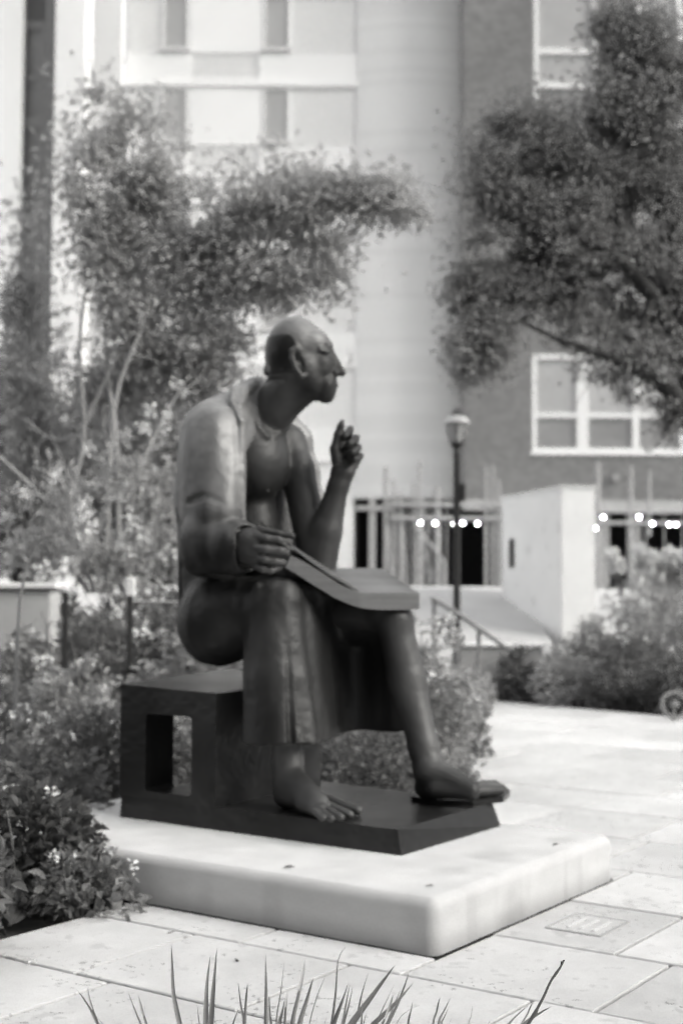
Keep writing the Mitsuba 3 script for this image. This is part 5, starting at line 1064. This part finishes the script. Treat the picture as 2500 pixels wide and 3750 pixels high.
shrub('shrub', 'dark shrub touching the back of the bronze stool', (-1.22, 7.15, 0), 0.42, 0.62, 106, n=1500, L=0.055, flowers=4)
shrub('shrub', 'spreading flowery shrub left of the stool near the thin fence', (-1.95, 7.2, 0), 0.5, 0.86, 107, n=2600, L=0.055, flowers=14)
shrub('shrub', 'tall pale shrub by the left edge under the low wall', (-2.35, 8.2, 0), 0.55, 0.95, 108, leaf='mat_leaf_pale', n=2400, L=0.055, flowers=10)
shrub('shrub', 'pale bright-leaved shrub in front of the dark fence post', (-1.5, 8.5, 0), 0.5, 0.98, 109, leaf='mat_leaf_pale', n=2800, L=0.06, flowers=12)
shrub('shrub', 'pale bright-leaved shrub just behind the statue\'s seat', (-0.95, 8.9, 0), 0.48, 1.1, 110, leaf='mat_leaf_pale', n=2800, L=0.062, flowers=12)
shrub('shrub', 'shrub seen through the hole in the bronze stool', (-0.45, 7.9, 0), 0.5, 0.75, 111, n=1600, L=0.055, flowers=4)
shrub('shrub', 'low shrub under the hem of the robe', (0.10, 7.6, 0), 0.48, 0.66, 112, n=2400, L=0.05, flowers=3)
shrub('shrub', 'dense shrub behind the bare leg', (0.36, 8.15, 0), 0.46, 0.86, 113, n=2400, L=0.05, flowers=8)
shrub('shrub', 'tall ivy-like shrub beyond the forward foot, with pale blooms', (0.52, 8.7, 0), 0.40, 1.14, 114, leaf='mat_leaf_pale', n=3400, L=0.052, flowers=24, fr=0.03)
shrub('shrub', 'low shrub along the paving edge just beyond the ivy-like shrub', (0.72, 10.2, 0), 0.42, 0.62, 120, n=1800, L=0.055, flowers=8)
shrub('shrub', 'low shrub along the far paving edge, left of the kerb wall', (0.92, 12.2, 0), 0.42, 0.55, 121, leaf='mat_leaf_pale', n=1500, L=0.06, flowers=8)
shrub('shrub', 'small shrub at the foot of the ramp handrail', (1.15, 13.9, 0), 0.42, 0.5, 122, leaf='mat_leaf_pale', n=1300, L=0.06, flowers=6)
shrub('shrub', 'leafy shrub in front of the raised bed, left of the thin fence', (-1.85, 10.0, 0), 0.75, 1.30, 118, n=4200, L=0.065, flowers=14, fr=0.03)
shrub('shrub', 'leafy shrub in front of the raised bed, beside the statue\'s back', (-1.0, 10.2, 0), 0.75, 1.32, 119, n=4200, L=0.065, flowers=10, fr=0.03)
shrub('shrub', 'loose shrub behind the book, below the lamp post', (0.45, 9.9, 0), 0.6, 1.02, 115, leaf='mat_leaf_pale', n=1500, L=0.055, flowers=12)
shrub('shrub', 'far shrub in the middle of the left bed', (-0.4, 9.9, 0), 0.8, 0.95, 116, n=1600, L=0.055, flowers=8)
shrub('shrub', 'far shrub in front of the low concrete wall', (-2.9, 9.6, 0), 0.8, 0.80, 117, leaf='mat_leaf_pale', n=1500, L=0.06, flowers=12)
for i, (x, w_) in enumerate(((-2.75, 0.6), (-2.0, 0.55), (-1.3, 0.55), (-0.6, 0.5))):
    shrub('shrub', ('leftmost', 'second', 'third', 'rightmost')[i] + ' of the leafy shrubs on the raised bed under the flowering trees', (x, 12.0 + 0.2 * (i % 2), 0.6), w_, 0.74, 160 + i, n=2200, L=0.06, flowers=9, fr=0.035, base=0.6, leaf=('mat_leaf_shrub', 'mat_leaf_pale')[i % 2])
# right bed
RB = 'shrubs of the right-hand bed'
for i, (x, y, rx, rz, lf, fl, lab) in enumerate([
    (1.98, 14.95, 0.32, 0.58, 'mat_leaf_shrub', 4, 'small shrub at the left end of the right-hand bed, by the kerb wall'),
    (2.45, 14.55, 0.50, 0.62, 'mat_leaf_pale', 5, 'low shrub at the paving edge in front of the white wall'),
    (3.02, 14.05, 0.55, 0.80, 'mat_leaf_shrub', 8, 'rounded shrub at the paving edge, below the right end of the white wall'),
    (3.62, 13.45, 0.55, 0.78, 'mat_leaf_shrub', 6, 'shrub at the paving edge beside the ring-shaped fitting'),
    (2.75, 15.2, 0.45, 0.95, 'mat_leaf_pale', 10, 'pale leafy shrub at the foot of the white wall'),
    (3.35, 15.0, 0.62, 1.28, 'mat_leaf_pale', 10, 'tall pale shrub right of the white wall'),
    (3.98, 14.4, 0.60, 1.36, 'mat_leaf_pale', 10, 'tall shrub at the right edge under the oak'),
    (4.5, 13.6, 0.6, 1.0, 'mat_leaf_shrub', 4, 'shrub past the right edge of the bed'),
    (3.6, 16.2, 0.75, 1.45, 'mat_leaf_pale', 6, 'pale shrub behind the others, below the white blooms'),
    (4.4, 16.0, 0.7, 1.5, 'mat_leaf_pale', 6, 'rearmost shrub at the right edge')]):
    shrub('shrub', lab, (x, y, 0), rx, rz, 140 + i, leaf=lf, n=1900, L=0.062, flowers=fl, fr=0.035)
hy = root('white_flower_bush', 'bush carrying a row of large white flower heads, above the right-hand shrubs', 'flowering bush')
hrng = np.random.default_rng(9)
hp = [(3.28, 16.6, 1.62), (3.36, 16.6, 1.50), (3.62, 16.6, 1.66), (3.74, 16.55, 1.60), (3.84, 16.6, 1.58), (4.00, 16.6, 1.62), (4.12, 16.6, 1.58), (4.22, 16.6, 1.60), (4.34, 16.6, 1.54), (4.48, 16.6, 1.52), (4.56, 16.6, 1.50), (3.70, 16.7, 1.52), (4.08, 16.7, 1.52)]
add('stems', cat([tube([(p[0] * 0.4 + 3.95 * 0.6, 16.7, 0.0), (p[0], p[1], p[2] - 0.05)], 0.008, 5) for p in hp]), 'mat_stem', hy)
tag(hy + '__stems', kind='stuff')
lp_ = in_cluster((3.95, 16.65, 1.0), 0.8, 0.52, 1500, hrng, 0.4)
tag(add('foliage', leaf_mesh(lp_, hrng.normal(0, 1, lp_.shape), 0.07 * hrng.uniform(0.7, 1.3, len(lp_)), 0.04 * np.ones(len(lp_)), hrng), 'mat_leaf_pale', hy), kind='stuff')
for p in hp:
    add('flower_head', blossom(p, 0.085, hrng, 90, 0.75), 'mat_petal', hy)
# leaning young stem at the left
ys = root('young_tree', 'thin pale arching young stem rising from the left shrubs', 'young tree')
add('stem', tube(smooth_path([(-1.66, 7.0, -0.05), (-1.655, 7.0, 0.75), (-1.645, 7.0, 1.10), (-1.60, 7.0, 1.36), (-1.50, 7.0, 1.47), (-1.42, 7.0, 1.47)], 16), np.linspace(0.017, 0.006, 16), 8), 'mat_bark_pale', ys, smooth=45)
yrng = np.random.default_rng(3)
yp = np.array([-1.5, 7.0, 1.45]) + yrng.normal(0, 1, (40, 3)) * [0.09, 0.06, 0.05]
tag(add('leaves', leaf_mesh(yp, yrng.normal(0, 1, yp.shape), np.full(40, 0.05), np.full(40, 0.02), yrng), 'mat_leaf_shrub', ys), kind='stuff')
# ring-shaped fitting on the right
rg = root('ring_fitting', 'small pale ring-shaped fitting with a central knob at the right edge of the paving', 'garden fitting')
tor = trimesh.creation.torus(0.115, 0.020, 28, 12)
tor.apply_transform(trimesh.transformations.rotation_matrix(math.pi / 2 - 0.25, [1, 0, 0])); tor.apply_translation([3.09, 12.72, 0.15])
add('ring', tor, 'mat_recess', rg, smooth=True)
add('knob', trimesh.creation.icosphere(subdivisions=2, radius=0.04).apply_translation([3.09, 12.72, 0.15]), 'mat_recess', rg, smooth=True)
add('bracket', tube([(3.09, 12.74, -0.02), (3.09, 12.74, 0.14)], 0.012, 7), 'mat_grey_metal', rg)

# ---------------------------------------------------------------- spiky plants in the foreground, in focus
def blade(pts, w, rng, n=20, point=True):
    p = smooth_path(np.asarray(pts)[::-1], n)      # from the base to the tip
    t = np.gradient(p, axis=0); t /= np.linalg.norm(t, axis=1, keepdims=True)
    tw = rng.uniform(-0.35, 0.35)
    view = np.array([math.sin(tw), math.cos(tw), 0.15])
    s = np.cross(t, view); s /= np.linalg.norm(s, axis=1, keepdims=True)
    nn = np.cross(s, t)
    d = np.r_[0, np.cumsum(np.linalg.norm(np.diff(p, axis=0), axis=1))]
    rem = (d[-1] - d) / max(d[-1], 1e-6)
    wid = 1.22 * w * np.minimum(1, (rem / 0.45) ** 0.7) * (0.72 + 0.28 * np.minimum(1, d / (0.25 * d[-1]))) if point else 1.2 * w * np.minimum(1, 0.45 + (rem / 0.5) * 0.55) * (0.75 + 0.25 * np.minimum(1, d / (0.3 * d[-1])))
    wid = np.maximum(wid, 0.0004)[:, None]
    fold = rng.choice([-1, 1]) * 0.26
    cols = [p - s * wid / 2 + nn * wid * fold, p - s * wid * 0.22, p - nn * wid * 0.02 * 0, p + s * wid * 0.22, p + s * wid / 2 + nn * wid * fold]
    cols[1] = p - s * wid * 0.25 + nn * wid * fold * 0.42
    cols[3] = p + s * wid * 0.25 + nn * wid * fold * 0.42
    v = np.stack(cols, 1).reshape(-1, 3)
    uvs = np.stack([np.tile(np.linspace(0, 1, 5), n), np.repeat(d * 8, 5)], 1)
    f = []
    for i in range(n - 1):
        for j in range(4):
            a = i * 5 + j
            f += [[a, a + 1, a + 6], [a, a + 6, a + 5]]
    return trimesh.Trimesh(v, f, process=False), uvs, p, t, s
YK = [root('spiky_plant', 'spiky narrow-leaved plant in the foreground, left clump', 'spiky plant', None), root('spiky_plant', 'spiky narrow-leaved plant in the foreground, middle clump with the tallest blades', 'spiky plant', None), root('spiky_plant', 'spiky narrow-leaved plant in the foreground, right clump with a dry stalk', 'spiky plant', None)]
brng = np.random.default_rng(8)
for pts, w, kind, plant in BLADES:
    if kind == 0:
        m_, uvs, p, t, s = blade(pts, w, brng)
        add('leaf', m_, 'mat_blade', YK[plant], smooth=True, uv=uvs)
    else:
        # dry bleached tip: the last stretch is a sub-part of its own
        q = smooth_path(np.asarray(pts)[::-1], 30)
        m_, uvs, p, t, s = blade(q[:25][::-1], w, brng, point=False)
        k = add('leaf', m_, 'mat_blade', YK[plant], smooth=True, uv=uvs)
        m_, uvs, p, t, s = blade(q[24:][::-1], w * 0.5, brng, n=10)
        add('dry_tip', m_, 'mat_dry', k, smooth=True, uv=uvs)
        labels[k] = {'label': 'broad blade with a dry bleached tip'}
# dead lower blades and inner fans below the picture, so that the clumps stand on the ground
for k, (x, yk) in enumerate(((-0.307, 3.17), (-0.064, 3.17), (0.345, 3.17))):
    for j in range(9):
        a = brng.uniform(0, 2 * math.pi); l_ = brng.uniform(0.14, 0.2)
        b0 = np.array([x, yk, 0.0]); e = b0 + [math.cos(a) * l_ * 0.8, math.sin(a) * l_ * 0.6, l_ * brng.uniform(0.5, 0.85)]
        m_, uvs, p, t, s = blade([e, (b0 + e) / 2 + [0, 0, 0.03], b0], 0.014, brng)
        add('leaf', m_, 'mat_blade', YK[k], smooth=True, uv=uvs)
    add('crown_base', lathe([(0.001, -0.03), (0.045, -0.02), (0.035, 0.04), (0.001, 0.07)], 12, (x, yk, 0)), 'mat_dry', YK[k], smooth=40, uv=None) if False else add('crown_base', lathe([(0.001, -0.03), (0.045, -0.02), (0.035, 0.04), (0.001, 0.07)], 12, (x, yk, 0)), 'mat_stem', YK[k], smooth=40)
sp_ = smooth_path(STALK[::-1], 24)
stk = add('flower_stalk', tube(sp_, np.linspace(0.0052, 0.0022, 24) * (1 + 0.35 * (np.arange(24) % 6 == 3)), 8), 'mat_stem', YK[2], smooth=45)
labels[stk] = {'label': 'dry jointed flower stalk with a forked tip'}
for q in STALKTIP:
    add('fork', tube([STALK[1], q], [0.0022, 0.0012], 6), 'mat_black_metal', stk)
add('bract', tube([sp_[13], sp_[15] + [0.004, 0, 0.004], sp_[17] + [-0.003, 0, 0]], [0.002, 0.0045, 0.0008], 6), 'mat_stem', stk)
bedp = Polygon([(-1.3, 2.2), (1.5, 2.2), (1.5, 3.35), (-1.3, 3.35)])
sb = trimesh.creation.extrude_polygon(bedp, 0.05, engine='earcut'); sb.apply_translation([0, 0, -0.045])
tag(add('planting_strip', sb, 'mat_soil'), 'narrow strip of dark soil carrying the spiky plants', 'bed', kind='structure')

# small litter
lrng = random.Random(2)
LEAFS = [(0.105, 0.72, 0.193, 'on the plinth left of the bronze base', .03), (0.15, 0.13, 0.193, 'on the plinth in front of the bronze base', .022), (1.10, 0.10, 0.193, 'on the far right part of the plinth', .02), (-0.30, 0.93, 0.003, 'on the slab below the left shrub', .02), (-0.42, 0.52, 0.003, 'on the slab in front of the plinth', .02)]
for u, v_, z, wh, s_ in LEAFS:
    c = uv2w(u, v_, z)
    a = lrng.uniform(0, 6.28)
    m_ = leaf_mesh(np.array([c]), np.array([[math.cos(a), math.sin(a), 0.1]]), [s_ * 1.6], [s_ * 0.7], np.random.default_rng(int(u * 100) + 50), six=True)
    tag(add('fallen_leaf', m_, 'mat_stem'), 'small dry leaf lying ' + wh, 'leaf')
pet = uv2w(-0.85, 1.02, 0.012)
tag(add('fallen_petal', blossom(pet, 0.012, np.random.default_rng(1), 12, 0.9), 'mat_petal'), 'small white petal lying on the paving at the left edge', 'petal')

# ---------------------------------------------------------------- unseen building and trees placed to keep light off the near faces
back = root('unseen_brick_building', 'unseen dark brick building added behind the camera to darken the near faces', 'building')
bwins = [(-27 + 4.2 * i, -24.8 + 4.2 * i, 2.2 + 4 * j, 4.6 + 4 * j) for i in range(7) for j in range(4)]
add('wall', wall_with_holes(-30, 5, -0.05, 19, bwins, -10.4, -10.0), 'mat_brick', back)
add('backing', box(-30, 5, -11.4, -11.3, 0, 18.9), 'mat_void', back)
add('roof_edge', box(-30.2, 5.2, -11.6, -9.85, 19.0, 19.4), 'mat_recess', back)
for h in bwins:
    w = add('window', box(h[0], h[1], -10.32, -10.28, h[2], h[3]), 'mat_pane_dark', back)
brn = np.random.default_rng(61)
for i, (x, y, hh) in enumerate(((-4.2, -3.0, 6.5), (-7.5, 0.8, 6.0), (0.6, -5.2, 6.8))):
    lim_ = [[(x, y, -0.1, 0.22), (x + 0.1, y, 1.5, 0.18), (x, y + 0.1, 3.0, 0.14), (x + 0.1, y, hh, 0.04)]] + [[(x, y, 2.2 + 0.3 * k, 0.09), (x + 1.1 * math.cos(k * 2.1), y + 1.1 * math.sin(k * 2.1), 3.6 + 0.3 * k, 0.06), (x + 2.0 * math.cos(k * 2.1), y + 2.0 * math.sin(k * 2.1), 4.5 + 0.3 * k, 0.02)] for k in range(5)]
    cl_ = [(x + brn.uniform(-1.9, 1.9), y + brn.uniform(-1.7, 1.7), hh * brn.uniform(0.5, 1.05), 1.2, 1.0, 1.0) for _ in range(14)]
    tree('shade_tree', ('shade tree behind the photographer to the left', 'shade tree left of the photographer', 'shade tree directly behind the photographer')[i], 'tree', lim_, cl_, 'mat_leaf_oak', 420, 0.2, 'mat_bark_dark', 71 + i, freq=1.0, thr=0.38, twigs=1, depth=1.2)
